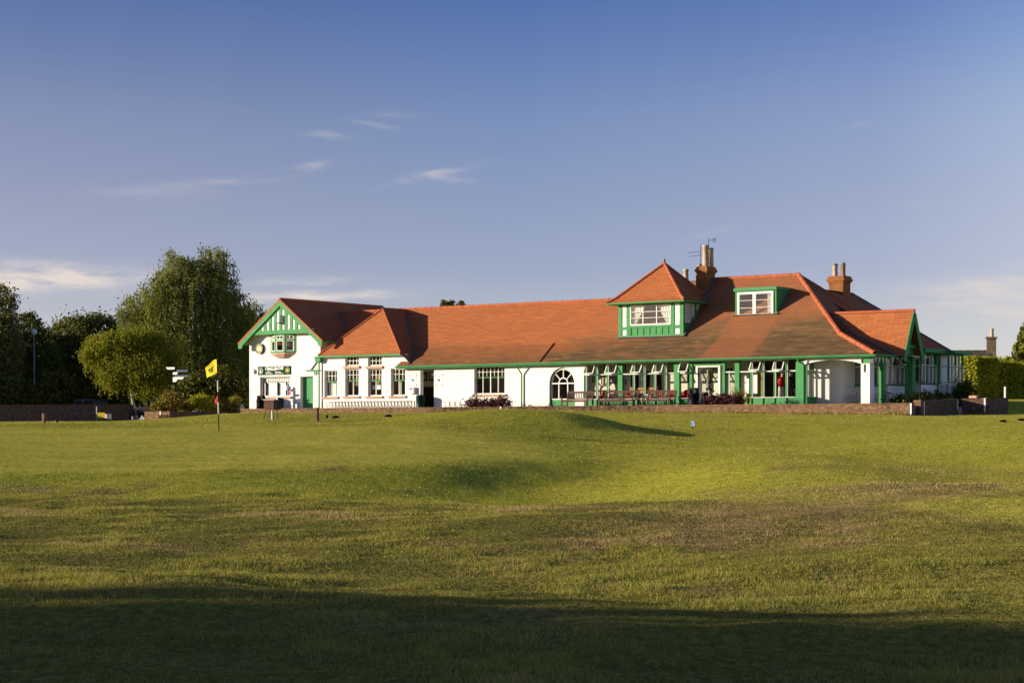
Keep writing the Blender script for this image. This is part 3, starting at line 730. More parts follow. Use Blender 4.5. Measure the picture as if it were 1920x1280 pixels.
# hall doorway opening: stone step
MB().box((hall[0] - .1, -.25, TERR), (hall[1] + .1, .3, TERR + .08)).build('doorstep', M['pinkstone'], CH)

# ---- oriel window in the gable
def oriel():
    uc = U(526, -.27); zt, zb, zm = Zp(526, 626.5), Zp(526, 661.5), Zp(526, 637.5)
    P = [(uc - 1.02, -.01), (uc - .38, -.30), (uc + .38, -.30), (uc + 1.02, -.01)]
    mb = MB()
    for k in range(3):
        p, q = P[k], P[k + 1]
        for zz, th in ((zb + .05, .1), (zm, .08), (zt - .05, .1)): mb.bar((p[0], p[1], zz), (q[0], q[1], zz), .09, th)
    for p in P: mb.box((p[0] - .06, p[1] - .04, zb), (p[0] + .06, p[1] + .06, zt))
    o = mb.build('oriel_window', [GR], CH)
    gl = MB(); wf = MB()
    for k in range(3):
        p, q = Vector((*P[k], 0)), Vector((*P[k + 1], 0)); d = (q - p).normalized(); nrm = Vector((d.y, -d.x, 0))
        a, b = p + d * .08, q - d * .08
        gl.face([a + Vector((0, 0, zb)), b + Vector((0, 0, zb)), b + Vector((0, 0, zt)), a + Vector((0, 0, zt))])
        for z0_, z1_ in ((zb + .10, zm - .04), (zm + .04, zt - .10)):
            for zz in (z0_ + .025, z1_ - .025): wf.bar(a + nrm * .02 + Vector((0, 0, zz)), b + nrm * .02 + Vector((0, 0, zz)), .03, .05)
            for e in (a + d * .025, b - d * .025): wf.bar(e + nrm * .022 + Vector((0, 0, z0_)), e + nrm * .022 + Vector((0, 0, z1_)), .03, .05)
        mm = (a + b) / 2; wf.bar(mm + nrm * .021 + Vector((0, 0, zm + .05)), mm + nrm * .021 + Vector((0, 0, zt - .11)), .03, .05)
    gl.build('pane', M['glass'], o); wf.build('sash', WH, o)
    mb = MB(); rows = [(zb - .002, 1.0), (zb - .10, .96), (zb - .32, .52)]; pr = []
    for z, f in rows: pr.append([((x - uc) * f * 1.05 + uc, y * f * 1.12, z) for x, y in P])
    for r in range(2):
        for k in range(3): mb.face([pr[r + 1][k], pr[r + 1][k + 1], pr[r][k + 1], pr[r][k]])
    mb.face(pr[0][::-1]); mb.face(pr[2]); mb.build('corbel', M['pinkstone'], o)
    top = MB(); top.face([(x, y, zt) for x, y in P]); top.build('cap', GR, o)
    # a dark room behind, with an ornament on the ledge
    MB().box((uc - .95, .0, zb - .02), (uc + .95, .02, zb + .02)).build('ledge', WH, o)
oriel()
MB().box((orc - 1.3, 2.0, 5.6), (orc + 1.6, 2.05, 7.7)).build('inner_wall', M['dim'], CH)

# ---- gable roof, barge boards and half timbering
ge, gr_, gs = 7.17, 9.84, .742
GV0, GV1 = -.55, 9.5
def gz(u): return gr_ - gs * abs(u + 18.0)
mb = MB(); uL, uR = -21.62, -14.40
mb.face([(-18, GV0, gr_), (-18, GV1, gr_), (uL, GV1, gz(uL)), (uL, GV0, gz(uL))]); mb.face([(-18, GV1, gr_), (-18, GV0, gr_), (uR, GV0, gz(uR)), (uR, GV1, gz(uR))])
g_roof = mb.build('gable_roof', M['tile'], CH)
MB().tube([(-18, GV0 - .02, gr_ + .03), (-18, GV1, gr_ + .03)], .10, 8).build('ridge_tile', M['redterra'], g_roof)
quadpart('gable_back_wall', [(uL + .3, 9.45, 5), (uR - .3, 9.45, 5), (uR - .3, 9.45, gz(uR - .3)), (-18, 9.45, gr_ - .05), (uL + .3, 9.45, gz(uL + .3))], M['render'])
mb = MB()
for s in (-1, 1):
    ue = -18 + s * 3.64; b = .33
    mb.prism([(-18, GV0 - .03, gr_ - .03), (ue, GV0 - .03, gz(ue) - .03), (ue, GV0 - .03, gz(ue) - .03 - b * .9), (ue - s * .28, GV0 - .03, gz(ue) - .03 - b * .9), (ue - s * .42, GV0 - .03, gz(ue - s * .42) - b - .05), (-18, GV0 - .03, gr_ - .08 - b)], (0, .07, 0))
mb.build('barge_board', GR, CH)
mb = MB()
for s in (-1, 1):
    ue = -18 + s * 3.66; mb.bar((-18, GV0 - .02, gr_ + .0), (ue, GV0 - .02, gz(ue) + .0), .10, .04, up=(0, 1, 0))
mb.build('verge_tile', M['redterra'], g_roof)
mb = MB()   # soffits under the verge overhang
for s in (-1, 1):
    ue = -18 + s * 3.58; mb.face([(-18, GV0 + .05, gr_ - .06), (ue, GV0 + .05, gz(ue) - .06), (ue, 0.05, gz(ue) - .06), (-18, 0.05, gr_ - .06)])
mb.build('soffit', GR, CH)
bz0, bz1 = 7.66, 7.92; JV = GV0 + .10
mb = MB(); mb.prism([(-18 - 2.86, JV, bz0 + .02), (-18 + 2.86, JV, bz0 + .02), (-18, JV, gr_ - .10)], (0, -JV - .001, 0)); mb.build('gable_panel', M['white'], CH)
mb = MB(); mb.box((-18 - 2.85, JV - .04, bz0), (-18 + 2.85, JV - .002, bz1))
for k in range(-5, 6):
    uu = -18 + k * .455
    top = gz(uu) - .22
    if top > bz1 + .05: mb.box((uu - .115, JV - .035, bz1 - .01), (uu + .115, JV - .001, top))
mb.build('gable_timber', GR, CH)
for s in (-1, 1):
    MB().bar((-18 + s * 3.64, -.3, gz(-18 + s * 3.64) - .02), (-18 + s * 3.64, 9.4, gz(-18 + s * 3.64) - .02), .14, .12).build('gutter', GR, CH)

# ---- main roof
VE, ZE, VK, ZK, VR = -.5, 5.43, 1.4, 6.6, 4.2
SL = .926
ZR = ZK + SL * (VR - VK)
def zroof(v): return ZE + (ZK - ZE) * (v - VE) / (VK - VE) if v < VK else ZK + SL * (v - VK)
UE = 9.5
C0 = (23.44, VE, ZE + .02); CK = (20.5, VK, ZK); AP = (15.95, 5.25, ZK + SL * (5.25 - VK))
mb = MB()
def strip(u0, u1, v0, v1, n=1):
    mb.face([(u0, v0, zroof(v0)), (u1, v0, zroof(v0)), (u1, v1, zroof(v1)), (u0, v1, zroof(v1))])
strip(-8.42, UE, VE, VK); strip(-17.6, UE, VK, VR)
mb.face([(UE, VR, ZR), (-17.6, VR, ZR), (-17.6, 2 * VR + .6, 4.9), (UE, 2 * VR + .6, 4.9)])
# right-hand block, hipped
mb.face([(UE, VE, ZE), C0, CK, (UE, VK, ZK)]); mb.face([(UE, VK, ZK), CK, AP, (UE, AP[1], AP[2])])
BK = (20.5, 9.1, ZK)
mb.face([AP, BK, (UE, 9.1, ZK), (UE, AP[1], AP[2])][::-1])
mb.face([C0, (23.44, 5.0, ZE + .02), (20.5, 5.0, ZK), CK]); mb.face([CK, BK, AP])
roof = mb.build('main_roof', M['tileold'], CH)
quadpart('roof_end_wall', [(UE - .01, VR - .3, ZR - .3), (UE - .01, AP[1], AP[2] - .03), (UE - .01, 2 * AP[1] - VR, ZR - .3)], M['lead'])
# rear block
R1, R2 = (16.6, 5.6, 9.40), (16.6, 10.4, 9.40)
mb = MB(); mb.face([R1, (22.7, 5.0, 5.80), (22.7, 11.0, 5.80), R2]); mb.face([R2, (22.7, 11.0, 5.8), (10.5, 14.0, 5.8)]); mb.face([R1, R2, (10.5, 14, 5.8), (10.5, 6.5, 5.8)])
rroof = mb.build('rear_roof', M['tile'], CH)
MB().bar((16.6, 6.0, 9.42), (16.6, 10.4, 9.42), .24, .05).build('lead_ridge', M['lead'], rroof)
MB().tube([R2, (22.7, 11.0, 5.82)], .08, 6).build('ridge_tile', M['lead'], rroof)
def lift(p, k=.05): return (p[0], p[1], p[2] + k)
def ridge_row(name, pts, parent, r=.12, step=.42, mat='redterra'):
    mb = MB()
    for p, q in zip(pts[:-1], pts[1:]):
        p, q = Vector(p), Vector(q); n = max(1, int((q - p).length / step))
        for k in range(n):
            a, b = p.lerp(q, k / n), p.lerp(q, (k + 1.04) / n); mb.tube([a, b], [r, r * .9], 8, False)
    return mb.build(name, M[mat], parent)
ridge_row('hip_tile', [lift(C0, .03), lift(CK), lift(AP)], roof, .13)
ridge_row('ridge_tile', [lift(AP, .03), (UE, AP[1], AP[2] + .03)], roof, .11)
ridge_row('ridge_tile', [(UE, VR, ZR + .02), (-17, VR, ZR + .02)], roof, .10)
ridge_row('hip_tile', [lift(AP, .02), lift(BK, .02)], roof, .10)
# slim raised seam on the lower slope
MB().bar((U(1039, VK), VK - .02, ZK + .02), (U(1011, VE), VE + .05, ZE + .05), .05, .05).build('roof_seam', M['iron'], roof)
# eaves: gutter, fascia, soffit
mb = MB()
mb.tube([(-8.45, VE - .05, ZE - .04), (23.5, VE - .05, ZE - .04)], .048, 8)
mb.box((-8.40, VE + .01, ZE - .119), (23.4, VE + .04, ZE - .01))
mb.tube([(23.5, VE, ZE - .04), (23.5, 2.0, ZE - .04)], .07, 8)
mb.build('gutter', GR, CH)
mb = MB(); mb.box((-8.4, VE + .041, ZE - .15), (wR, -.001, ZE - .12)); mb.build('soffit', GR, CH)
mb = MB(); mb.box((wR + .001, VE + .042, ZE - .151), (U(1500), -.0, ZE - .121)); mb.build('soffit', M['darkwood'], CH)
# lead behind
# ---- wing roof
WA = (-11.5, 1.9, 9.12)
mb = MB()
mb.face([(-14.95, -.3, 6.22), (-8.2, -.3, 6.22), WA]); mb.face([(-8.2, -.3, 6.22), (-7.35, -.3, 5.47), (-7.35, 3.5, 5.47), (-11.5, 4.4, 9.12), WA])
mb.face([(-14.95, -.3, 6.22), WA, (-11.5, 4.4, 9.12), (-14.95, 4.4, 6.22)])
wroof = mb.build('wing_roof', M['tile'], CH)
ridge_row('hip_tile', [(-14.95, -.3, 6.25), lift(WA, .03)], wroof, .06, .4); ridge_row('hip_tile', [(-8.2, -.3, 6.25), lift(WA, .03)], wroof, .06, .4)
ridge_row('ridge_tile', [lift(WA, .03), (-11.5, 4.3, 9.15)], wroof, .09)
mb = MB(); mb.box((-15.0, -.40, 6.10), (-8.15, -.30, 6.20)); mb.build('gutter', GR, CH)
MB().box((-14.9, -.299, 6.10), (-8.2, .0, 6.13)).build('soffit', WH, CH)
# lead valleys
def valley(pts): MB().tube([lift(p, .02) for p in pts], .055, 6).build('lead_valley', M['lead'], roof)
valley([(-11.4, 4.12, 9.1), (-8.72, 1.45, 6.66), (-7.5, -.35, 5.56)])
valley([(-17.1, 4.2, 9.2), (-15.4, 2.75, 7.88)])

# ---- hopper, downpipes
def pipe(pts, r=.045): 
    o = MB().tube(pts, r, 8).build('downpipe', GR, CH); return o
uh = U(598.5, -.12); zh = Zp(598, 672, -.12)
mb = MB(); mb.prism([(uh - .26, -.30, zh + .12), (uh + .26, -.30, zh + .12), (uh + .22, -.30, zh - .14), (uh + .1, -.30, zh - .24), (uh - .1, -.30, zh - .24), (uh - .22, -.30, zh - .14)], (0, .28, 0))
p0 = pipe([(uh, -.13, zh - .2), (uh, -.13, TERR)]); mb.build('hopper', GR, p0)
u1, u2 = U(970, -.4), U(978, -.1)
pipe([(u1, VE, ZE - .05), (u1, VE + .08, ZE - .2), (u2, -.1, ZE - .62), (u2, -.1, TERR)])
ub = U(1497, -.4)
pipe([(ub, VE, ZE - .05), (ub, VE + .05, ZE - .25), (ub + .35, -.12, ZE - .5), (ub + .35, -.12, TERR)], .05)

# ---- arched window
o_ = MB(); o_.m(0)
def arcbar(mb, r0, r1, t0, t1, d0, d1, n=14):
    for k in range(n):
        a, b = t0 + (t1 - t0) * k / n, t0 + (t1 - t0) * (k + 1) / n
        q = [(arc + r * math.cos(t), asp + r * math.sin(t)) for r, t in ((r0, a), (r1, a), (r1, b), (r0, b))]
        mb.prism([(x, d0, z) for x, z in q], (0, d1 - d0, 0))
o_.m(1); arcbar(o_, arr - .05, arr - .002, 0, math.pi, .08, .2); o_.m(0); arcbar(o_, arr - .11, arr - .051, 0, math.pi, .10, .2); arcbar(o_, .28, .34, 0, math.pi, .112, .18)
for t in (45, 90, 135):
    t = R(t); o_.bar((arc + .33 * math.cos(t), .145, asp + .33 * math.sin(t)), (arc + (arr - .1) * math.cos(t), .145, asp + (arr - .1) * math.sin(t)), .05, .05, up=(0, 1, 0))
zc = Zp(1054, 749); o_.box((ar[0] + .05, .10, asp - .035), (ar[1] - .05, .19, asp + .035))
for f in (-.31, .31): o_.box((arc + f - .03, .108, zc), (arc + f + .03, .18, asp - .036))
for s in (-1, 1): o_.box((arc + s * (arr - .11), .103, zc), (arc + s * (arr - .05), .19, asp - .036))
o_.box((ar[0] + .05, .102, zc), (ar[1] - .05, .19, zc + .06))
o_.m(1)
for s in (-1, 1): o_.box((arc + s * (arr - .05), .08, FLOOR), (arc + s * (arr - .002), .2, asp))
o_.box((ar[0] + .051, .12, FLOOR), (ar[1] - .051, .18, zc - .001))
aw = o_.build('arched_window', [WH, GR], CH)
g = MB(); g.face([(arc + (arr - .08) * math.cos(t), .15, asp + (arr - .08) * math.sin(t)) for t in [math.pi * k / 16 for k in range(17)]] + [(ar[0] + .08, .15, zc), (ar[1] - .08, .15, zc)]); g.build('pane', M['glass'], aw)
MB().box((ar[0] - .15, -.14, TERR), (ar[1] + .15, .119, FLOOR)).build('plinth', M['pinkstone'], CH)

# ---- veranda: two glazed screens either side of the garden door
ZD, ZT, ZH = 3.29, 4.67, 5.285
def screen(x0, x1, posts, mulls, opens, dado=True):
    u0, u1 = U(x0), U(x1)
    mb = MB(); mb.m(1)
    mb.box((u0, .0, ZH), (u1, .14, ZH + .12)); mb.box((u0, .02, ZT - .03), (u1, .12, ZT + .0))
    for a, b in posts: mb.box((U(a), -.06, FLOOR), (U(b), .16, ZH))
    for a in mulls: mb.box((U(a) - .035, .01, ZD), (U(a) + .032, .13, ZH))
    mb.m(0); mb.box((u0, -.03, ZT + .001), (u1, .118, ZT + .05))
    for a in mulls: mb.box((U(a) + .033, .03, ZD + .03), (U(a) + .08, .11, ZH))
    if dado:
        mb.m(1); mb.box((u0, .03, FLOOR), (u1, .12, ZD - .001))
        for a in mulls: mb.box((U(a) - .04, -.03, FLOOR), (U(a) + .04, .03, ZD - .002))
        mb.m(0); mb.box((u0, -.05, ZD), (u1, .119, ZD + .035))
    o = mb.build('glazed_screen', [WH, GR], CH)
    edges = sorted([u0, u1] + [U(a) for a in mulls] + [U(p) for q in posts for p in q])
    ou = [(U(a), U(b)) for a, b in opens]
    for a, b in zip(edges[:-1], edges[1:]):
        if b - a < .35: continue
        MB().face([(a + .03, .07, ZD), (b - .03, .07, ZD), (b - .03, .07, ZT), (a + .03, .07, ZT)]).build('pane', M['glass'], o)
        mid = (a + b) / 2
        if not any(p < mid < q for p, q in ou):
            MB().face([(a + .03, .07, ZT), (b - .03, .07, ZT), (b - .03, .07, ZH), (a + .03, .07, ZH)]).build('pane', M['glass'], o)
    for a, b in ou:
        mb = MB(); L = ZH - ZT - .02; ang = R(random.uniform(26, 31)); dv, dz = math.sin(ang), math.cos(ang)
        p = lambda uu, t: (uu, -.03 - t * dv, ZH - .02 - t * dz)
        for t0, t1, x, y in ((0, L, a + .03, a + .085), (0, L, b - .085, b - .03)): mb.bar(p((x + y) / 2, t0), p((x + y) / 2, t1), .055, .045)
        for t in (.03, L - .03): mb.bar(p(a + .086, t), p(b - .086, t), .045, .06, up=(0, 1, 0))
        s = mb.build('open_sash', WH, CH)
        MB().face([p(a + .08, .03), p(b - .08, .03), p(b - .08, L - .03), p(a + .08, L - .03)]).build('pane', M['glass'], s)
    return o
screen(1096, 1298.5, [(1159.5, 1167.8), (1264.5, 1274.5), (1294, 1298.5)], [1097.5, 1118, 1138.5, 1187, 1207, 1227, 1247], [(1097, 1118), (1138, 1159), (1186.5, 1206.5), (1226.5, 1246.5), (1275, 1293.5)])
screen(1355.5, 1497, [(1355.5, 1360), (1378.6, 1387), (1493, 1497)], [1408, 1429.6, 1451.6, 1473.5], [(1408, 1429), (1451.5, 1473)])
# garden door between them: head board, fixed frame and a leaf standing open
ud0, ud1 = U(1298.6), U(1355.4)
mb = MB(); mb.m(1); mb.box((ud0, .0, ZH - .22), (ud1, .14, ZH + .119)); mb.m(0)
for x in (1304, 1346): mb.box((U(x), .02, FLOOR), (U(x) + .12, .12, ZH - .221))
mb.box((U(1304) + .121, .03, ZH - .30), (U(1346) - .001, .11, ZH - .222))
gd = mb.build('garden_door_frame', [WH, GR], CH)
mb = MB(); ua = U(1306)
for d0, d1 in ((0, .1), (.78, .88)): mb.box((ua + .1, .13 + d0, FLOOR), (ua + .14, .13 + d1, ZH - .3))
for zz in (FLOOR, FLOOR + .6, ZH - .4): mb.box((ua + .101, .231, zz), (ua + .139, .909, zz + .10))
dl = mb.build('garden_door', WH, CH); MB().box((ua + .11, .24, FLOOR + .1), (ua + .12, .9, ZH - .4)).build('pane', M['glass'], dl)
MB().tube([(ua + .18, .9, 4.0), (ua + .18, .9, 4.14)], .015, 6).build('handle', M['steel'], dl)
MB().box((wR + .0, -.14, TERR), (U(1497), .029, FLOOR - .002)).build('plinth', M['pinkstone'], CH)
# dark conduit along the transom
MB().tube([(U(1283), -.075, ZT - .02), (U(1312), -.075, ZT - .02), (U(1312.5), -.075, ZT - .18)], .022, 6).build('conduit', M['black'], CH)

# projecting corner pillar and the glazed return of the veranda
up = U(1497.5)
MB().box((up, -.10, TERR), (up + .34, .16, ZH + .1)).build('pillar', GR, CH)
us = up + .34
def sidescreen(u, v0, v1, z0, z1, zt, n, dado=None, name='side_screen', gz=None):
    mb = MB(); mb.m(1)
    mb.box((u - .10, v0, z1), (u, v1, z1 + .1)); mb.box((u - .10, v0, zt - .03), (u - .01, v1, zt + .01))
    if dado: mb.box((u - .09, v0, dado), (u - .02, v1, z0 - .001))
    mb.box((u - .12, v0, z0), (u + .03, v1, z0 + .04))
    for k in range(n + 1):
        v = v0 + .03 + (v1 - v0 - .06) * k / n; mb.m(0); mb.box((u - .095, v - .035, z0 + .041), (u + .005, v + .035, zt - .031)); mb.m(0 if k % 2 else 1); mb.box((u - .094, v - .03, zt + .011), (u + .004, v + .03, z1 - .001))
    mb.m(0); mb.box((u - .08, v0, zt + .011), (u + .006, v1, zt + .05))
    o = mb.build(name, [WH, GR], CH)
    MB().face([(u - .05, v0, z0), (u - .05, v1, z0), (u - .05, v1, z1), (u - .05, v0, z1)]).build('pane', M['glass'], o)
    return o
sidescreen(us, .17, 1.29, ZD, ZH, ZT, 3, FLOOR)

# ---- porch: white recessed wall, corner column, posts with braces
uP = U(1579, 1.3)
wall('porch_wall', front(1.3), us - .1, uP, 2.5, 5.6, [], t=.2)
wall('porch_side_wall', side(uP), 1.501, 2.8, 2.5, 5.6, [], t=.2)
pw = (U(1602, 2.8), U(1645, 2.8)); SZ, HZ_, TZ = 3.96, 5.42, 4.93
wall('porch_back_wall', front(2.8), uP - .2, 22.5, 2.5, 5.7, [(pw[0], pw[1], SZ, HZ_), (pw[1] + .25, 22.42, SZ, HZ_)], t=.12)
window(front(2.8), pw[0], pw[1], SZ, HZ_, vb=[(.33, 0, 1, .05, 0), (.66, 0, 1, .05, 0)], hb=[(.66, .06, 0)], d=.06, frame=1, sill=.07, sillmat=GR)
window(front(2.8), pw[1] + .25, 22.42, SZ, HZ_, hb=[(.66, .06, 0)], d=.06, frame=1, sill=.07, sillmat=GR)
uc0, uc1 = U(1614, -.15), U(1631, -.15)
MB().box((uc0, -.15, TERR), (uc1, .35, 5.0)).build('column', M['render'], CH, bevel=.01)
MB().box((uc0 + .16, -.17, 5.001), (uc1 + .02, .33, 5.26)).build('column_cap', GR, CH)
MB().box((uc1 + .03, -.20, 4.98), (uc1 + .24, .04, 5.22)).build('lamp_box', M['lead'], CH, bevel=.02)
MB().box((U(1620, -.16), -.20, 4.55), (U(1620, -.16) + .05, -.151, 4.95)).build('wall_bracket', M['postwood'], CH)
# shallow arched white beam
mb = MB(); ba, bb = us + .02, uc0 - .002; n = 12
top = ZE - .16
pts = [(ba + (bb - ba) * k / n, top - .06 - .22 * abs(2 * k / n - 1) ** 2.2) for k in range(n + 1)]
for (xa, za), (xb, zb) in zip(pts[:-1], pts[1:]): mb.prism([(xa, -.12, za), (xb, -.12, zb), (xb, -.12, top), (xa, -.12, top)], (0, .22, 0))
mb.box((uc0, -.12, 5.262), (23.2, .1, top)); mb.build('porch_beam', WH, CH)
MB().face([(us, -.4, ZE - .14), (23.3, -.4, ZE - .14), (23.3, 2.75, ZE - .14), (us, 2.75, ZE - .14)]).build('porch_ceiling', WH, CH)
def brace(mb, p, q, w=.12):
    p, q = Vector(p), Vector(q); c = Vector((p.x, q.y if abs(p.y - q.y) > 1e-3 else p.y, 0)); n = 6; prev = None
    for k in range(n + 1):
        t = k / n * math.pi / 2; pt = Vector((p.x + (q.x - p.x) * (1 - math.cos(t)), p.y + (q.y - p.y) * (1 - math.cos(t)), p.z + (q.z - p.z) * math.sin(t)))
        if prev is not None: mb.bar(prev, pt, w, w)
        prev = pt
gp = (23.12, 1.0)
mb = MB(); mb.box((gp[0] - .13, gp[1] - .13, TERR), (gp[0] + .13, gp[1] + .13, ZE - .05)); po = mb.build('porch_post', GR, CH)
mb = MB(); brace(mb, (gp[0], gp[1] + .1, 4.65), (gp[0], gp[1] + .95, 5.35)); brace(mb, (gp[0], gp[1] - .1, 4.65), (gp[0], gp[1] - .9, 5.35)); mb.build('brace', GR, po)
mb = MB()
for k in range(4):
    v = -.2 + .42 * k; mb.face([(23.25, v, ZE - .08), (23.25, v + .4, ZE - .08), (23.25, v + .2, ZE - .42)])
mb.build('pendant_board', WH, po)
gp2 = (23.25, 4.15); mb = MB(); mb.box((gp2[0] - .17, gp2[1] - .17, TERR), (gp2[0] + .17, gp2[1] + .17, 5.5)); po2 = mb.build('porch_post', GR, CH)
mb = MB(); brace(mb, (gp2[0], gp2[1] - .1, 4.7), (gp2[0], gp2[1] - 1.3, 5.45)); mb.build('brace', GR, po2)

# porch gable facing right
gu, ga, gz0, gz1 = 24.0, 3.0, 5.45, 7.80
mb = MB()
mb.face([(19.0, ga, gz1), (gu, ga, gz1), (gu, ga - 1.12, gz0), (19.0, ga - 1.12, gz0)][::-1]); mb.face([(19.0, ga, gz1), (gu, ga, gz1), (gu, ga + 1.12, gz0), (19.0, ga + 1.12, gz0)])
pg = mb.build('porch_gable_roof', M['tile'], CH)
ridge_row('ridge_tile', [(19.0, ga, gz1 + .02), (gu, ga, gz1 + .02)], pg, .09)
mb = MB()
for s in (-1, 1): mb.bar((gu - .02, ga, gz1 - .16), (gu - .02, ga + s * 1.16, gz0 - .30), .30, .06, up=(1, 0, 0))
mb.bar((gu - .30, ga - .75, 5.95), (gu - .30, ga + .75, 5.95), .1, .14)
mb.build('barge_board', GR, CH)
quadpart('porch_gable_boarding', [(gu - .45, ga - 1.0, gz0), (gu - .45, ga + 1.0, gz0), (gu - .45, ga, gz1 - .1)], GR)
valley([(19.6, ga - .06, gz1 - .13), (20.6, ga - .5, 6.75), (23.4, ga - 1.12, 5.47)])

# ---- stepped bay windows along the right-hand side
def bay(u, v0, v1, zs, zh, zt, front_u0=None):
    wall('bay_wall', side(u), v0, v1, 2.5, zs - .05, [], t=.15)
    sidescreen(u - .01, v0 + .05, v1, zs, zh, zt, 4, None, 'bay_window')
    if front_u0 is not None:
        wall('bay_front_wall', front(v0), front_u0, u - .001, 2.5, zs - .05, [], t=.15)
        window(front(v0), front_u0 + .03, u - .06, zs, zh, hb=[((zt - zs) / (zh - zs), .07, 0)], d=.04, frame=0)
        MB().box((front_u0 - .12, v0 - .02, zs - .05), (front_u0 + .029, v0 + .1, zh + .1)).build('corner_post', GR, CH)
        MB().box((u - .055, v0 - .01, zs), (u + .012, v0 + .049, zh + .1)).build('corner_post', GR, CH)
bay(22.5, 2.8, 5.0, SZ, HZ_, TZ)
MB().box((22.2, 5.001, 2.5), (22.56, 5.49, 5.75)).build('boarding', GR, CH)
bay(23.2, 5.5, 7.45, 4.06, 5.66, 5.02, 22.58)
MB().box((22.9, 7.451, 2.5), (23.22, 7.69, 5.75)).build('boarding', GR, CH)
bay(23.8, 7.7, 9.6, 4.12, 5.62, 5.02, 23.25)
mb = MB(); mb.box((20.5, 5.1, 5.72), (23.62, 7.62, 5.92)); mb.box((20.5, 7.621, 5.70), (24.2, 9.9, 5.86)); mb.build('bay_roof', [M['green']], CH)
MB().box((23.82, 2.9, HZ_ + .0), (23.9, 4.9, HZ_ + .03)).build('gutter', WH, CH)
wall('right_rear_wall', side(22.4), 9.0, 10.9, 2.5, 5.6, [], t=.15)
# an open top sash on the first bay
mb = MB(); zz0, zz1, ang = TZ + .06, HZ_ - .02, R(24)
p = lambda v, t: (22.56 + t * math.sin(ang), v, zz1 - t * math.cos(ang)); L = zz1 - zz0
for v in (4.22, 4.85): mb.bar(p(v, 0), p(v, L), .05, .05)
for t in (.02, L - .02): mb.bar(p(4.25, t), p(4.82, t), .05, .05)
s = mb.build('open_sash', WH, CH); MB().face([p(4.25, 0), p(4.82, 0), p(4.82, L), p(4.25, L)]).build('pane', M['glass'], s)

# ---- square tower dormer
tu0, tu1, tv0, tv1 = U(1159.5, 1.6), U(1281, 1.6), 1.6, 4.3
tz = lambda y: EYE + (HY - (440 + y / 5.333)) * 111.2 / F
tzb, tzt = 6.35, 8.72
L = tu1 - tu0; fu = lambda f: tu0 + L * f
tw = MB(); tw.m(0); tw.box((tu0 + .04, tv0 + .04, tzb), (fu(.18), tv1, tzt)); tw.box((fu(.815), tv0 + .04, tzb), (tu1 - .04, tv1, tzt)); tw.box((fu(.18), tv0 + .05, tzb), (fu(.815), tv0 + .15, tz(905))); tw.box((fu(.18), tv1 - .1, tzb), (fu(.815), tv1, tzt))
tower = tw.build('tower', [M['white']], CH)
mb = MB(); mb.m(0)
for f0, f1 in ((0, .05), (.125, .182), (.812, .862), (.945, 1)): mb.box((fu(f0), tv0, tzb), (fu(f1), tv0 + .06, tzt))
mb.box((fu(.05), tv0 + .005, tz(942)), (fu(.125), tv0 + .06, tz(912))); mb.box((fu(.862), tv0 + .005, tz(942)), (fu(.945), tv0 + .06, tz(912)))
mb.box((fu(.05), tv0 + .003, tzb), (fu(.945), tv0 + .06, tz(1000)))
mb.box((fu(.182), tv0 + .015, tz(1000)), (fu(.812), tv0 + .06, tz(908)))
for k in range(7):
    f = .182 + .63 * (k + .1) / 6.6; mb.box((fu(f), tv0 - .015, tz(998)), (fu(f) + .05, tv0 + .014, tz(925)))
mb.box((fu(.182), tv0 - .02, tz(925)), (fu(.812), tv0 + .013, tz(908)))
# right-hand side framing
for a, b in ((tv0, tv0 + .12), (tv0 + .72, tv0 + .86), (tv0 + 1.25, tv0 + 1.39), (tv0 + 1.9, tv0 + 2.05), (tv1 - .15, tv1)): mb.box((tu1 - .06, a + .001, tzb), (tu1 + .01, b, tzt))
mb.box((tu1 - .06, tv0 + .121, tzb), (tu1 + .005, tv1, tz(890)))
mb.build('timber_frame', [GR], tower)
wz0, wz1 = tz(903), tz(697)
window(front(tv0), fu(.184), fu(.81), wz0, wz1, vb=[(.32, 0, 1, .055, 0), (.655, 0, 1, .055, 0)], hb=[(.36, .028, 0), (.66, .028, 0)], d=.03, fw=.06, bw=.03, name='tower_window')
mb = MB()
for s, f0 in ((1, .20), (-1, .79)):
    n = 9
    for k in range(n):
        w0, w1 = .007, .023
        a0, a1 = f0 + s * k * w1, f0 + s * (k + 1) * w1; b0, b1 = f0 + s * k * w0, f0 + s * (k + 1) * w0; q = .05 * (k % 2)
        mb.face([(fu(b0), tv0 + .12 + q, wz0 + .05), (fu(b1), tv0 + .17 - q, wz0 + .05), (fu(a1), tv0 + .17 - q, wz1), (fu(a0), tv0 + .12 + q, wz1)])
mb.build('curtain', M['curtain'], tower)
mb = MB(); mb.face([(fu(.183), tv0 + 1.6, wz0 - .1), (fu(.812), tv0 + 1.6, wz0 - .1), (fu(.812), tv0 + 1.6, tzt), (fu(.183), tv0 + 1.6, tzt)]); mb.face([(fu(.183), tv0 + .16, wz0 - .1), (fu(.812), tv0 + .16, wz0 - .1), (fu(.812), tv0 + 1.6, wz0 - .1), (fu(.183), tv0 + 1.6, wz0 - .1)])
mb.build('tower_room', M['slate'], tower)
mb = MB(); mb.box((fu(.35), tv0 + .6, wz0 - .1), (fu(.68), tv0 + 1.0, wz0 + .28)); mb.box((fu(.70), tv0 + .5, wz0 - .1), (fu(.76), tv0 + .7, wz0 + .2)); mb.build('desk', M['darkwood'], tower)
window(side(tu1), tv0 + .15, tv0 + .70, tz(885), tz(700), hb=[(.5, .03, 0)], d=-.012, name='tower_window')
oh = .48; ez = tzt + .05
ax, ay = (tu0 + tu1) / 2 - .05, 3.15; az_ = EYE + (HY - 496) * 113 / F
